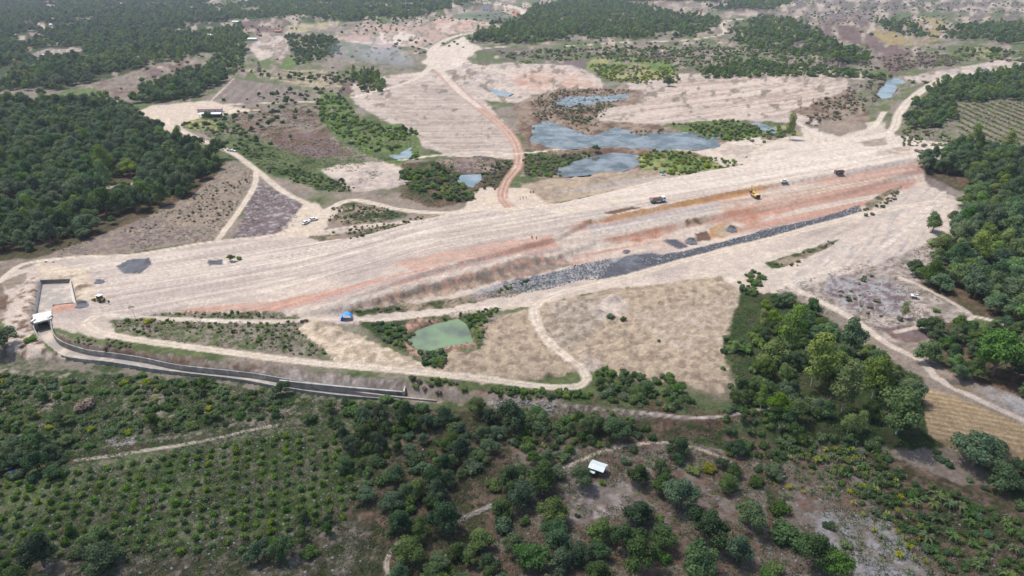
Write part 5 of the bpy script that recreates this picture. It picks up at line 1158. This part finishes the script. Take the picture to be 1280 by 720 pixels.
# spillway basin: floor slab, side walls, gate beam
bx_, by_ = [float(q) for q in wpoly([(66,372)])[0]]
spw = thing('spillway_basin', 'rectangular grey concrete spillway basin at the left end of the embankment', 'spillway', (bx_, by_, 0))
def q2(u, v, z_): a, b_ = Wz(u, v, z_); return (float(a)-bx_, float(b_)-by_, z_)
fl_ = [q2(53,353,-1.5), q2(86,351,-1.5), q2(91,378,-1.5), q2(66,381,-1.5), q2(64,397,-1.9), q2(44,400,-1.9)]
mesh_obj('floor', fl_, [(5,4,3,2,1,0)], M['canal_floor'], spw)
def slope(a, b_, c, d, nm, mt): return mesh_obj(nm, [q2(*a), q2(*b_), q2(*c), q2(*d)], [(0,1,2,3)], mt, spw)
slope((53,353,-1.5),(44,400,-1.9),(40,399,0.3),(50,350,0.3), 'side_slope', M['concrete_pale'])
slope((50,350,0.3),(88,348.5,0.3),(86,351,-1.5),(53,353,-1.5), 'head_slope', M['concrete'])
slope((86,351,-1.5),(88,348.5,0.3),(95,379,0.3),(91,378,-1.5), 'side_slope', M['concrete_pale'])
dk = [q2(40.5,393,0.5), q2(64,388,0.5), q2(64.5,398,0.5), q2(42,404,0.5)]
mesh_obj('deck_slab', dk+[(a, b_, c-0.55) for a, b_, c in dk], [(0,1,2,3),(7,6,5,4),(0,4,5,1),(1,5,6,2),(2,6,7,3),(3,7,4,0)], M['concrete_pale'], spw)
for sgn, (uu_, vv_) in ((0, (42.5,402)), (1, (63.5,397))):
    c = q2(uu_, vv_, 0); MB().box(c[0]-.35, c[1]-1.5, -4.2, c[0]+.35, c[1]+.8, 0.9).obj('pier', M['concrete_pale'], spw)
gate = q2(53, 396, 0); MB().box(gate[0]-3.4, gate[1]+.2, -3.6, gate[0]+3.4, gate[1]+.4, -0.5).obj('gate_leaf', M['steel'], spw)

# ------------------------------------------------------------------ vehicles
def wheel(parent, x_, y_, r, w_, name='wheel'):
    m_ = MB(); m_.cyl((x_, y_-w_/2, r), (x_, y_+w_/2, r), r, r, 14); o = m_.obj(name, M['tyre'], parent)
    s_ = 1 if y_ > 0 else -1
    MB().cyl((x_, y_+s_*w_/2, r), (x_, y_+s_*(w_/2+.02), r), r*.55, r*.5, 10).obj('rim', M['grey'], o); return o
def car(label, loc, rz, paint='white', kind='car'):
    t_ = thing('parked_car' if kind == 'car' else 'pickup_truck', label, 'car' if kind == 'car' else 'pickup', loc, rz)
    body = [(-2.2,.35),(2.15,.35),(2.25,.6),(2.15,.85),(1.1,1.0),(-1.9,1.02),(-2.25,.9),(-2.28,.6)]
    bo = MB().prism(body, -.88, .88).obj('body', M[paint], t_)
    if kind == 'car': cab = [(1.1,1.0),(.45,1.5),(-1.2,1.52),(-1.95,1.02)]
    else: cab = [(1.1,1.0),(.55,1.62),(-.5,1.62),(-.7,1.02)]
    MB().prism([(a*.97, b_) for a, b_ in cab], -.78, .78).obj('cabin_glass', M['glass'], t_)
    r0 = cab[1][0]; r1 = cab[2][0]; MB().box(r1-.02, -.74, cab[1][1]-.01, r0+.05, .74, cab[1][1]+.07, .05, .04).obj('roof', M[paint], t_)
    if kind != 'car':
        m_ = MB(); m_.box(-2.2, -.85, 1.02, -.75, -.78, 1.3); m_.box(-2.2, .78, 1.02, -.75, .85, 1.3); m_.box(-2.25, -.85, 1.02, -2.18, .85, 1.3); m_.obj('cargo_bed', M[paint], t_)
    for wx in (1.4, -1.4):
        for wy in (.8, -.8): wheel(t_, wx, wy, .33, .22)
    for wy in (.6, -.6):
        MB().box(2.17, wy-.18, .62, 2.26, wy+.18, .78).obj('headlight', M['light_glass'], t_); MB().box(-2.3, wy-.15, .65, -2.24, wy+.15, .85).obj('tail_light', M['red'], t_)
    MB().box(2.2, -.85, .35, 2.32, .85, .55).obj('bumper', M['grey'], t_)
    return t_
def dumptruck(label, loc, rz, cabp='white', bedp='grey', sc=1.0, load=None):
    t_ = thing('dump_truck', label, 'truck', loc, rz, None, sc)
    MB().box(-3.6, -.5, .75, 3.6, .5, 1.0).obj('chassis', M['steel'], t_)
    c = MB().prism([(2.0,.8),(3.75,.8),(3.75,1.7),(3.5,2.75),(2.0,2.8)], -1.15, 1.15).obj('cab', M[cabp], t_)
    MB().poly([(3.77,-1.0,1.75),(3.77,1.0,1.75),(3.56,1.0,2.6),(3.56,-1.0,2.6)], [(0,1,2,3)]).obj('windscreen', M['glass'], c)
    for s_ in (-1, 1): MB().box(2.3, s_*1.16-.01, 1.75, 3.3, s_*1.16+.01, 2.5).obj('side_window', M['glass'], c)
    bd = MB(); bd.box(-3.8, -1.22, 1.05, 1.8, 1.22, 1.2)
    bd.box(-3.8, -1.28, 1.2, 1.8, -1.18, 2.35); bd.box(-3.8, 1.18, 1.2, 1.8, 1.28, 2.35); bd.box(1.7, -1.18, 1.2, 1.8, 1.18, 2.6); bd.box(-3.88, -1.18, 1.2, -3.78, 1.18, 2.25)
    for k in range(5): bd.box(-3.4+k*1.2, -1.36, 1.2, -3.25+k*1.2, -1.28, 2.3); bd.box(-3.4+k*1.2, 1.28, 1.2, -3.25+k*1.2, 1.36, 2.3)
    bd.obj('dump_body', M[bedp], t_)
    if load:
        MB().box(-3.7, -1.1, 1.25, 1.6, 1.1, 2.65, .9, .6).obj('soil_load', M[load], t_)
    for wx in (2.8, -1.6, -2.8):
        for wy in (1.0, -1.0): wheel(t_, wx, wy, .52, .34)
    for wy in (.8, -.8): MB().box(3.74, wy-.2, 1.0, 3.82, wy+.2, 1.25).obj('headlight', M['light_glass'], t_)
    MB().box(3.7, -1.15, .6, 3.9, 1.15, .9).obj('bumper', M['steel'], t_)
    return t_
def excavator(label, loc, rz, arm=0.0):
    t_ = thing('excavator', label, 'excavator', loc, rz)
    for s_ in (-1, 1):
        tr = MB(); y0 = s_*1.25; tr.prism([(-1.9,.1),(1.9,.1),(2.2,.45),(1.9,.85),(-1.9,.85),(-2.2,.45)], y0-.3, y0+.3); a = tr.obj('track', M['steel'], t_)
        for k in range(5): MB().cyl((-1.5+k*.75, y0+s_*.3, .42), (-1.5+k*.75, y0+s_*.34, .42), .2, .2, 8).obj('roller', M['grey'], a)
    MB().cyl((0,0,.7), (0,0,1.05), .8, .8, 16).obj('turntable', M['steel'], t_)
    b_ = MB(); b_.box(-2.4, -1.3, 1.05, 1.2, 1.3, 1.5); b_.box(-2.5, -1.3, 1.5, -.3, 1.3, 2.1, .15, .08); b_.obj('machine_body', M['yellowp'], t_)
    MB().box(-2.75, -1.25, 1.05, -2.4, 1.25, 1.95, .1, .1).obj('counterweight', M['steel'], t_)
    c = MB().box(-.2, .35, 1.5, 1.3, 1.25, 2.75, .1, .05).obj('cab', M['yellowp'], t_)
    MB().box(1.3, .42, 1.75, 1.31, 1.18, 2.6).obj('window', M['glass'], c); MB().box(0, 1.25, 1.8, 1.1, 1.27, 2.6).obj('window', M['glass'], c); MB().box(0.0, .43, 2.752, 1.1, 1.17, 2.79).obj('roof_panel', M['white'], c)
    bm_ = MB(); bm_.poly([(1.0,-.3,1.4),(1.0,.05,1.4),(2.7,.05,4.4),(2.7,-.3,4.4),(1.2,-.3,1.2),(1.2,.05,1.2),(3.1,.05,3.9),(3.1,-.3,3.9)], [(0,1,2,3),(7,6,5,4),(0,4,5,1),(3,2,6,7),(0,3,7,4),(1,5,6,2)])
    bm_.poly([(2.7,-.3,4.4),(2.7,.05,4.4),(5.0,.05,4.9),(5.0,-.3,4.9),(3.1,-.3,3.9),(3.1,.05,3.9),(5.1,.05,4.5),(5.1,-.3,4.5)], [(0,1,2,3),(7,6,5,4),(0,3,7,4),(1,5,6,2),(3,2,6,7)])
    bm_.obj('boom', M['yellowp'], t_)
    st = MB(); st.poly([(4.8,-.25,5.1),(4.8,0,5.1),(5.3,0,4.9),(5.3,-.25,4.9),(5.0,-.25,2.0),(5.0,0,2.0),(5.25,0,2.0),(5.25,-.25,2.0)], [(3,2,1,0),(4,5,6,7),(0,1,5,4),(1,2,6,5),(2,3,7,6),(3,0,4,7)]); st.obj('stick', M['yellowp'], t_)
    MB().cyl((1.6,-.12,1.6), (3.3,-.12,3.6), .09, .07, 8).obj('boom_ram', M['steel'], t_); MB().cyl((3.4,-.12,4.75), (4.8,-.12,5.2), .08, .06, 8).obj('stick_ram', M['steel'], t_)
    MB().prism([(5.3,2.1),(4.6,2.0),(4.2,1.3),(4.5,.8),(5.2,.7),(4.7,1.1),(4.8,1.5),(5.3,1.6)], -.6, .35).obj('bucket', M['steel'], t_)
    return t_
def backhoe(label, loc, rz):
    t_ = thing('backhoe_loader', label, 'backhoe', loc, rz)
    MB().box(-1.6, -.6, .7, 2.2, .6, 1.35, .1, .05).obj('machine_body', M['yellowp'], t_)
    c = MB().box(-1.3, -.8, 1.35, .5, .8, 2.6, .12, .08).obj('cab', M['glass'], t_); MB().box(-1.35, -.82, 2.6, .55, .82, 2.72).obj('cab_roof', M['white'], c)
    for wx, r in ((1.7, .5), (-1.0, .75)):
        for wy in (.95, -.95): wheel(t_, wx, wy, r, .4)
    m_ = MB()
    for s_ in (-.55, .45): m_.cyl((1.2, s_+.05, 1.2), (3.0, s_+.05, .6), .09, .09, 6)
    m_.obj('loader_arm', M['yellowp'], t_); MB().prism([(2.9,.2),(3.7,.15),(3.1,.4),(3.1,.9),(2.95,.9)], -1.15, 1.15).obj('loader_bucket', M['yellowp'], t_)
    MB().cyl((-1.7,0,1.0), (-3.6,0,2.5), .16, .12, 6).obj('boom', M['yellowp'], t_); MB().cyl((-3.6,0,2.5), (-5.2,0,1.3), .12, .1, 6).obj('stick', M['yellowp'], t_)
    MB().prism([(-5.1,1.5),(-5.5,1.2),(-5.5,.6),(-5.0,.3),(-5.25,.7),(-5.0,1.1)], -.3, .3).obj('bucket', M['steel'], t_)
    m2 = MB(); m2.cyl((-1.5,.5,.8), (-2.0,1.3,.1), .09, .09, 6); m2.cyl((-1.5,-.5,.8), (-2.0,-1.3,.1), .09, .09, 6); m2.obj('stabiliser', M['steel'], t_)
    return t_
def motorbike(label, loc, rz, paint='red', group=None):
    t_ = thing('motorbike', label, 'motorbike', loc, rz, group)
    for wx in (-.62, .62):
        o = MB().cyl((wx,-.05,.3), (wx,.05,.3), .3, .3, 14).obj('wheel', M['tyre'], t_)
        MB().cyl((wx,-.055,.3), (wx,.055,.3), .16, .16, 10).obj('rim', M['grey'], o)
    MB().prism([(-.5,.45),(.35,.4),(.45,.85),(.1,.8),(-.6,.8)], -.13, .13).obj('body', M[paint], t_)
    MB().box(-.75, -.14, .8, .15, .14, .9, .05, .02).obj('seat', M['tyre'], t_); MB().cyl((.62,0,.3), (.4,0,1.05), .04, .04, 6).obj('fork', M['steel'], t_); MB().cyl((.4,-.32,1.05), (.4,.32,1.05), .03, .03, 6).obj('handlebar', M['steel'], t_)
    return t_
def at(u, v): return Wp(u, v)
car('white car, nearer and left of the two parked on the sandy junction', at(382.3,279.5), R(62)); car('white car, farther and right of the two parked on the sandy junction', at(391.8,275.5), R(42))
car('white car beside small grey items on the roadside at upper left', at(291,189.5), R(-15))
car('small white and black pickup on the embankment right of the excavator', at(980,228), R(15), 'white', 'pickup')
dumptruck('grey dump truck with white cab driving on the embankment crest', at(822,253), R(17), 'white', 'grey', 1.08, 'roofred')
dumptruck('dark red flat truck at the right end of the embankment works', at(1048,219.5), R(190), 'red', 'red', .75)
dumptruck('white truck on the quarry road, left of the two at the top', at(604,29.5), R(4), 'white', 'white'); dumptruck('grey truck on the quarry road, right of the two at the top', at(614,28.5), R(4), 'grey', 'grey')
dumptruck('left one of the two trucks on the sand road at far right', at(1226,88.5), R(80), 'white', 'grey'); dumptruck('right one of the two trucks on the sand road at far right', at(1233,89), R(80), 'grey', 'grey')
excavator('yellow excavator with raised arm digging on the embankment ledge', at(944,246.5), R(105))
backhoe('yellow backhoe loader with white roof parked near the spillway', at(125,376.5), R(155))
for k, (a, b_) in enumerate(((650,249),(654,248.3),(657.5,247.6))): motorbike(('leftmost', 'middle', 'rightmost')[k]+' of three dark red motorbikes parked in a row on the tan mound', at(a, b_), R(95), 'red', 'motorbikes parked on the tan mound')
motorbike('dark motorbike on the tan mound behind the row of three, left', at(663,241), R(70), 'steel'); motorbike('dark motorbike on the tan mound behind the row of three, right', at(667,240.6), R(75), 'red')
motorbike('motorbike with dark red body parked on the bright sand by the ponds', at(933,197), R(30), 'red')

# people on the pink bench
def person(label, loc, rz, shirt, step=0.0):
    V_ = {'hip': (0,0,.93), 'spine': (0,0,1.2), 'neck': (0.01,0,1.46), 'chin': (.02,0,1.54), 'head': (.03,0,1.66), 'crown': (.02,0,1.74)}
    E_ = [('hip','spine'),('spine','neck'),('neck','chin'),('chin','head'),('head','crown')]; Rd = {'hip': .14, 'spine': .14, 'neck': .07, 'chin': .065, 'head': .095, 'crown': .06}
    for s_, q in ((1, 'l'), (-1, 'r')):
        f_ = step*s_
        pts = [('sh', (0, s_*.18, 1.42), .065), ('el', (-.03+f_*.3, s_*.25, 1.14), .045), ('wr', (.08+f_*.5, s_*.25, .90), .032), ('pm', (.10+f_*.5, s_*.25, .83), .036)]
        prev = 'neck'
        for nm, p, r in pts: V_[nm+q] = p; Rd[nm+q] = r; E_.append((prev, nm+q)); prev = nm+q
        for k in range(4):
            a = (.10+f_*.5+(k-1.5)*.022, s_*.25, .76); c = (a[0]+.01, a[1]-s_*.01, .72-.008*(k in (1, 2))); V_['f%d%s' % (k, q)] = a; V_['g%d%s' % (k, q)] = c; Rd['f%d%s' % (k, q)] = .009; Rd['g%d%s' % (k, q)] = .008
            E_ += [('pm'+q, 'f%d%s' % (k, q)), ('f%d%s' % (k, q), 'g%d%s' % (k, q))]
        V_['th'+q] = (.15+f_*.5, s_*.23, .80); Rd['th'+q] = .010; E_.append(('pm'+q, 'th'+q))
        V_['hp'+q] = (0, s_*.09, .88); V_['kn'+q] = (.03-f_*.25, s_*.10, .50); V_['an'+q] = (-.02-f_*.5, s_*.10, .08); V_['to'+q] = (.14-f_*.5, s_*.11, .04)
        Rd.update({'hp'+q: .095, 'kn'+q: .06, 'an'+q: .042, 'to'+q: .038}); E_ += [('hip', 'hp'+q), ('hp'+q, 'kn'+q), ('kn'+q, 'an'+q), ('an'+q, 'to'+q)]
    def skin(name, keys, grow, mt, parent, root):
        ks = [k for k in V_ if k in keys]; ix = {k: i for i, k in enumerate(ks)}
        me = bpy.data.meshes.new(name); me.from_pydata([V_[k] for k in ks], [(ix[a], ix[b_]) for a, b_ in E_ if a in ix and b_ in ix], []); me.update()
        o = link(bpy.data.objects.new(name, me)); o.modifiers.new('skin', 'SKIN'); sub = o.modifiers.new('smooth', 'SUBSURF'); sub.levels = 1; sub.render_levels = 1
        if not me.skin_vertices: me.attributes  # layer is made by the modifier
        lay = me.skin_vertices[0].data if me.skin_vertices else None
        if lay:
            for k in ks: lay[ix[k]].radius = (Rd[k]*grow,)*2; lay[ix[k]].use_root = (k == root)
        me.materials.append(mt)
        if parent: o.parent = parent
        return o
    import bmesh
    def ensure(o): pass
    body = skin('person', set(V_), 1.0, M['skin'], None, 'hip')
    tr = skin('trousers', {'hip', 'hpl', 'hpr', 'knl', 'knr', 'anl', 'anr'}, 1.22, M['clothdark'], body, 'hip'); sh_ = skin('shirt', {'hip', 'spine', 'neck', 'shl', 'shr', 'ell', 'elr'}, 1.18, M[shirt], body, 'spine')
    h = MB(); n_ = 10
    vs_ = [(.02+.105*math.cos(t)*math.cos(p), .105*math.sin(t)*math.cos(p), 1.69+.10*math.sin(p)) for p in (0, .5, 1.0) for t in [6.28*k/n_ for k in range(n_)]]+[(.02, 0, 1.795)]
    fs_ = [(r*n_+k, r*n_+(k+1) % n_, (r+1)*n_+(k+1) % n_, (r+1)*n_+k) for r in (0, 1) for k in range(n_)]+[(2*n_+k, 2*n_+(k+1) % n_, 3*n_) for k in range(n_)]
    mesh_obj('hair', vs_, fs_, M['hair'], body, True)
    body.location = loc; body.rotation_euler = (0, 0, rz); tag(body, label, 'person'); return body
person('person in dark clothes standing on the pink bench, left of two', at(665,299), R(-60), 'clothdark', .25); person('person in pale shirt walking on the pink bench, right of two', at(670.5,299.5), R(-80), 'clothpale', .4)

# ------------------------------------------------------------------ buildings and small things
def shed(name, label, cat, u, v, w_, d_, h_, rz, roof='roofwhite', wall='wallpale', open_front=False, sc=1.0, pitch=.6):
    X0, Y0, Z0 = at(u, v); t_ = thing(name, label, cat, (X0, Y0, Z0), rz, None, sc)
    a, b_ = w_/2, d_/2
    if open_front:
        for i, px_ in enumerate(np.linspace(-a+.2, a-.2, max(3, int(w_/4)))): MB().box(px_-.1, -b_+.1, -.3, px_+.1, -b_+.3, h_).obj('post', M['wallwood'], t_)
        MB().box(-a+.1, b_-.25, -.3, a-.1, b_-.1, h_).obj('wall', M[wall], t_)
        MB().box(a-.3, -b_+.35, -.3, a-.1, b_-.28, h_).obj('wall', M[wall], t_)
    else:
        wl = MB().box(-a+.15, -b_+.15, -.3, a-.15, b_-.15, h_).obj('wall', M[wall], t_)
        MB().box(-.5, -b_+.10, 0, .5, -b_+.148, 2.0).obj('door', M['wallwood'], t_); MB().box(a*.45, -b_+.10, 1.0, a*.45+.9, -b_+.148, 1.9).obj('window', M['glass'], t_)
    o = MB(); e = .5 if w_ > 3 else .2; o.poly([(-a-e,-b_-e,h_),(a+e,-b_-e,h_),(a+e,0,h_+pitch),(-a-e,0,h_+pitch),(-a-e,b_+e,h_),(a+e,b_+e,h_)]+[(-a-e,-b_-e,h_+.12),(a+e,-b_-e,h_+.12),(a+e,0,h_+pitch+.12),(-a-e,0,h_+pitch+.12),(-a-e,b_+e,h_+.12),(a+e,b_+e,h_+.12)],
        [(3,2,1,0),(4,5,2,3),(6,7,8,9),(9,8,11,10),(0,1,7,6),(5,4,10,11),(0,6,9,3),(3,9,10,4),(1,2,8,7),(2,5,11,8)]); r_ = o.obj('roof', M[roof], t_)
    MB().box(-a-e, -.12, h_+pitch+.122, a+e, .12, h_+pitch+.17).obj('ridge_cap', M[roof], r_)
    return t_
hut = shed('field_hut', 'small hut with pale green white metal roof beside the footpath in the lower clearing', 'hut', 747, 590, 3.3, 2.5, 1.9, R(-28), 'roofwhite', 'wallwood', sc=1.0)
MB().box(-2.4,-2.7,1.45,0.0,-1.9,1.5).obj('awning', M['roofwhite'], hut); MB().box(-2.2,-2.6,-.2,-2.1,-2.5,1.45).obj('post', M['wallwood'], hut)
shed('long_shed', 'long low open shed with white metal roof on the sandy yard at upper left', 'shed', 264, 146, 17, 6, 2.8, R(4), 'roofwhite', 'wallwood', True)
shed('pink_roof_shed', 'shed with faded pink roof joined behind the long white roofed shed', 'shed', 263, 140, 20, 5, 3.0, R(4), 'roofpink', 'wallpale')
shed('brick_house', 'small brown red house by the pale field at the upper left of centre', 'house', 348, 41, 11, 7, 3.2, R(0), 'roofred', 'roofpink', pitch=1.6)
shed('farmhouse', 'white roofed farmhouse on bare soil inside the far left forest', 'house', 62, 72, 17, 8, 3.2, R(3), 'roofwhite', 'wallpale', pitch=1.2)
shed('farmhouse', 'farmhouse with red roof showing above the far forest', 'house', 187, 34, 20, 9, 4.5, R(2), 'roofred', 'wallpale', pitch=2.2)
shed('farmhouse', 'small white house right of the red roofed farmhouse in the forest', 'house', 218, 44, 12, 8, 4, R(0), 'roofwhite', 'wallpale', pitch=1.6)
shed('farmhouse', 'white and grey house at the forest edge near the yellow field', 'house', 262, 47, 14, 8, 4, R(-5), 'roofwhite', 'wallpale', pitch=1.6)
shed('farmhouse', 'tiny white hut high in the open yellow field', 'house', 295, 29, 12, 8, 3.2, R(0), 'roofwhite', 'wallpale', pitch=1.2)
shed('farmhouse', 'pale roofed house left of the pale field', 'house', 316, 51, 13, 7, 3.2, R(6), 'roofwhite', 'wallpale', pitch=1.2)
shed('farmhouse', 'tiny white roof alone within the far left forest', 'house', 66, 33, 9, 6, 3.6, R(0), 'roofwhite', 'wallpale', pitch=1.0)
shed('field_hut', 'tiny pale shelter beside trees at the left rim of the banana patch', 'hut', 975, 598, 1.3, 1.1, .9, R(25), 'roofwhite', 'wallwood', pitch=.35)
shed('field_hut', 'small white roofed shelter on the cleared plot at right', 'hut', 1142, 373, 2.2, 1.6, 1.3, R(-18), 'roofwhite', 'wallwood', pitch=.4)
# blue tarp tent on the works road
X0, Y0, Z0 = at(434, 398.5); tn_ = thing('tarp_shelter', 'bright blue tarpaulin shelter on the lower works road', 'shelter', (X0, Y0, Z0), R(8))
prof = [(-2.2,0),(-2.0,1.3),(-1.2,2.1),(-.2,2.4),(.8,2.2),(1.6,1.6),(2.0,.7)]
ms = []; fs_ = []
for j, yy in enumerate(np.linspace(-1.5, 1.5, 7)):
    for i, (a, b_) in enumerate(prof): ms.append((a*(1+.03*math.sin(j*3+i)), yy+(.1*math.sin(i*2.1)), b_*(1-.05*abs(yy))+.06*math.sin(i*1.7+j*2.3)))
for j in range(6):
    for i in range(6): fs_.append((j*7+i, j*7+i+1, j*7+i+8, j*7+i+7))
mesh_obj('tarp_roof', ms, fs_, M['blue'], tn_, True)
mesh_obj('tarp_flap', [(-2.3,-1.55,-.1),(-1.1,-1.6,-.1),(-1.2,-1.5,2.0),(-2.05,-1.5,1.2)], [(0,1,2,3)], M['bluedeep'], tn_)
for a, b_ in ((-1.9,-1.4),(1.7,-1.4),(-1.9,1.4),(1.7,1.4)): MB().cyl((a,b_,-.2), (a*.95,b_,1.4), .05, .05, 6).obj('pole', M['wallwood'], tn_)
X0, Y0, Z0 = at(17, 594); t_ = thing('tarp_shelter', 'small deep blue tarp at the far left above the orchard', 'shelter', (X0, Y0, Z0), R(15))
mesh_obj('tarp_roof', [(-.8,-.6,.9),(.8,-.6,.8),(.8,0,1.5),(-.8,0,1.55),(-.8,.6,.8),(.8,.6,.9)], [(0,1,2,3),(3,2,5,4)], M['bluedeep'], t_)
for a in (-.7, .7):
    for b_ in (-.5, .5): MB().cyl((a,b_,-.1), (a,b_,.9), .04, .04, 6).obj('pole', M['wallwood'], t_)
def tank(label, u, v, s_, mt, mt2):
    X0, Y0, Z0 = at(u, v); t_ = thing('water_tank', label, 'water tank', (X0, Y0, Z0), 0, None, s_)
    m_ = MB(); m_.cyl((0,0,1.2), (0,0,2.4), .85, .85, 18); m_.cyl((0,0,2.4), (0,0,2.75), .85, .3, 18); m_.obj('tank_body', M[mt], t_, True)
    s2 = MB(); [s2.cyl((a,b_,-.1), (a*.8,b_*.8,1.2), .08, .08, 6) for a in (-.7,.7) for b_ in (-.7,.7)]; s2.box(-.75,-.75,.3,.75,.75,1.15,.05,.05); s2.obj('stand', M[mt2], t_); return t_
tank('teal water tank on a white stand beside the embankment road', 828, 219, 1.1, 'teal', 'white'); tank('small white water tank left of the parked white car at upper left', 285, 189, .8, 'white', 'grey'); tank('tiny white tank beside the small deep blue tarp', 28, 594, .35, 'white', 'white')
# lone thin leaning tree by the works
X0, Y0, Z0 = at(170, 399); t_ = thing('leaning_tree', 'thin tall tree with sparse drab crown at the tip of the scrub near the spillway', 'tree', (X0, Y0, Z0))
MB().cyl((0,0,-.2), (-.5,0,3.2), .09, .06, 6).cyl((-.5,0,3.2), (-1.1,.1,4.8), .06, .03, 6).cyl((-.7,0,3.6), (.2,.1,4.9), .05, .02, 6).obj('trunk', M['palebark'], t_)
cr = link(bpy.data.objects.new('crown', leafmesh('crown', leafcloud([(-1.2,.1,4.9,.6),(.2,.1,5.0,.5),(-.5,0,5.3,.5),(-1.6,.1,4.4,.35)], 130, .13, core=False), M['drab']))); cr.parent = t_
# pale dead thicket in the clearing
for u_, v_, s_, lb_ in ((744,672,2.6,'pale grey leafless thicket between crowns below the hut'),(1030,505,2.4,'dry brown bare bush inside the stream wood'),(1105,518,1.6,'bare dry branches under the white trunked tree'),(700,158,2.0,'bare grey dead tree standing in the pond shallows, left'),(722,152,2.2,'bare grey dead tree standing in the pond shallows, right')):
    X0, Y0, Z0 = at(u_, v_); o = link(bpy.data.objects.new('bare_bush', TPL['bare'][0][0])); o.location = (X0, Y0, Z0); o.scale = (s_,)*3; tag(o, lb_, 'bush')
# gravel heaps are things
for u_, v_, r_, lb_ in ((102,380,2.3,'dark grey gravel heap between the spillway basin and the backhoe'),(864,303,2.8,'round dark grey gravel heap at the edge of the rock band'),(914,288,2.8,'dark grey gravel heap right of the golden soil pit'),(124,353,1.9,'small flat dark gravel heap on the sand behind the backhoe')):
    X0, Y0, Z0 = at(u_, v_); nn = 22; vs_ = [(0,0,r_*.5)]; fs_ = []
    for rI, rr in enumerate((.3,.6,.85,1.0)):
        for k in range(nn): t = 6.283*k/nn; q = rr*r_*(1+.12*math.sin(k*1.9+u_)+.06*random.random()); vs_.append((q*math.cos(t)*1.15, q*math.sin(t), r_*.5*(1-rr)*(.9+.2*random.random())-(.45 if rI == 3 else 0)))
    for k in range(nn):
        fs_.append((0, 1+k, 1+(k+1) % nn))
        for rI in range(3): b0 = 1+rI*nn; fs_.append((b0+k, b0+nn+k, b0+nn+(k+1) % nn, b0+(k+1) % nn))
    o = mesh_obj('gravel_heap', vs_, fs_, M['rock'], None); o.location = (X0, Y0, Z0); tag(o, lb_, 'gravel heap')
# ------------------------------------------------------------------ air and smoke
def volbox(name, lo, hi, dens, col, aniso=0.2):
    m_ = bpy.data.materials.new(name); m_.use_nodes = True; n_ = m_.node_tree; n_.nodes.remove(n_.nodes['Principled BSDF']); v_ = n_.nodes.new('ShaderNodeVolumePrincipled')
    v_.inputs['Color'].default_value = (*col, 1); v_.inputs['Density'].default_value = dens; v_.inputs['Anisotropy'].default_value = aniso; n_.links.new(v_.outputs[0], n_.nodes['Material Output'].inputs['Volume'])
    o = MB().box(*lo, *hi).obj(name, None); o.data.materials.append(m_); o['kind'] = 'stuff'; return o, m_
volbox('haze', (-9500, -4500, -30), (9500, 12500, 150), 0.00009, (0.78, 0.87, 1.0))


for u_, v_, a_, b_, c_, dn in ((503,84,16,22,7,.010),(482,80,30,36,11,.006),(455,76,45,50,15,.003)):
    X0, Y0, Z0 = at(u_, v_); k_ = 16; vs_ = []; fs_ = []
    for i in range(9):
        for j in range(k_): ph = math.pi*i/8; q = 6.28318*j/k_; vs_.append((math.sin(ph)*math.cos(q), math.sin(ph)*math.sin(q), math.cos(ph)))
    for i in range(8):
        for j in range(k_): fs_.append((i*k_+j, (i+1)*k_+j, (i+1)*k_+(j+1) % k_, i*k_+(j+1) % k_))
    m_ = bpy.data.materials.new('smoke'); m_.use_nodes = True; n_ = m_.node_tree; n_.nodes.remove(n_.nodes['Principled BSDF']); v2 = n_.nodes.new('ShaderNodeVolumePrincipled'); v2.inputs['Color'].default_value = (.85,.88,.95,1); v2.inputs['Density'].default_value = dn; n_.links.new(v2.outputs[0], n_.nodes['Material Output'].inputs['Volume'])
    o = mesh_obj('smoke', vs_, fs_, m_, None); o.location = (X0, Y0, Z0+c_*.9); o.scale = (a_, b_, c_); o['kind'] = 'stuff'
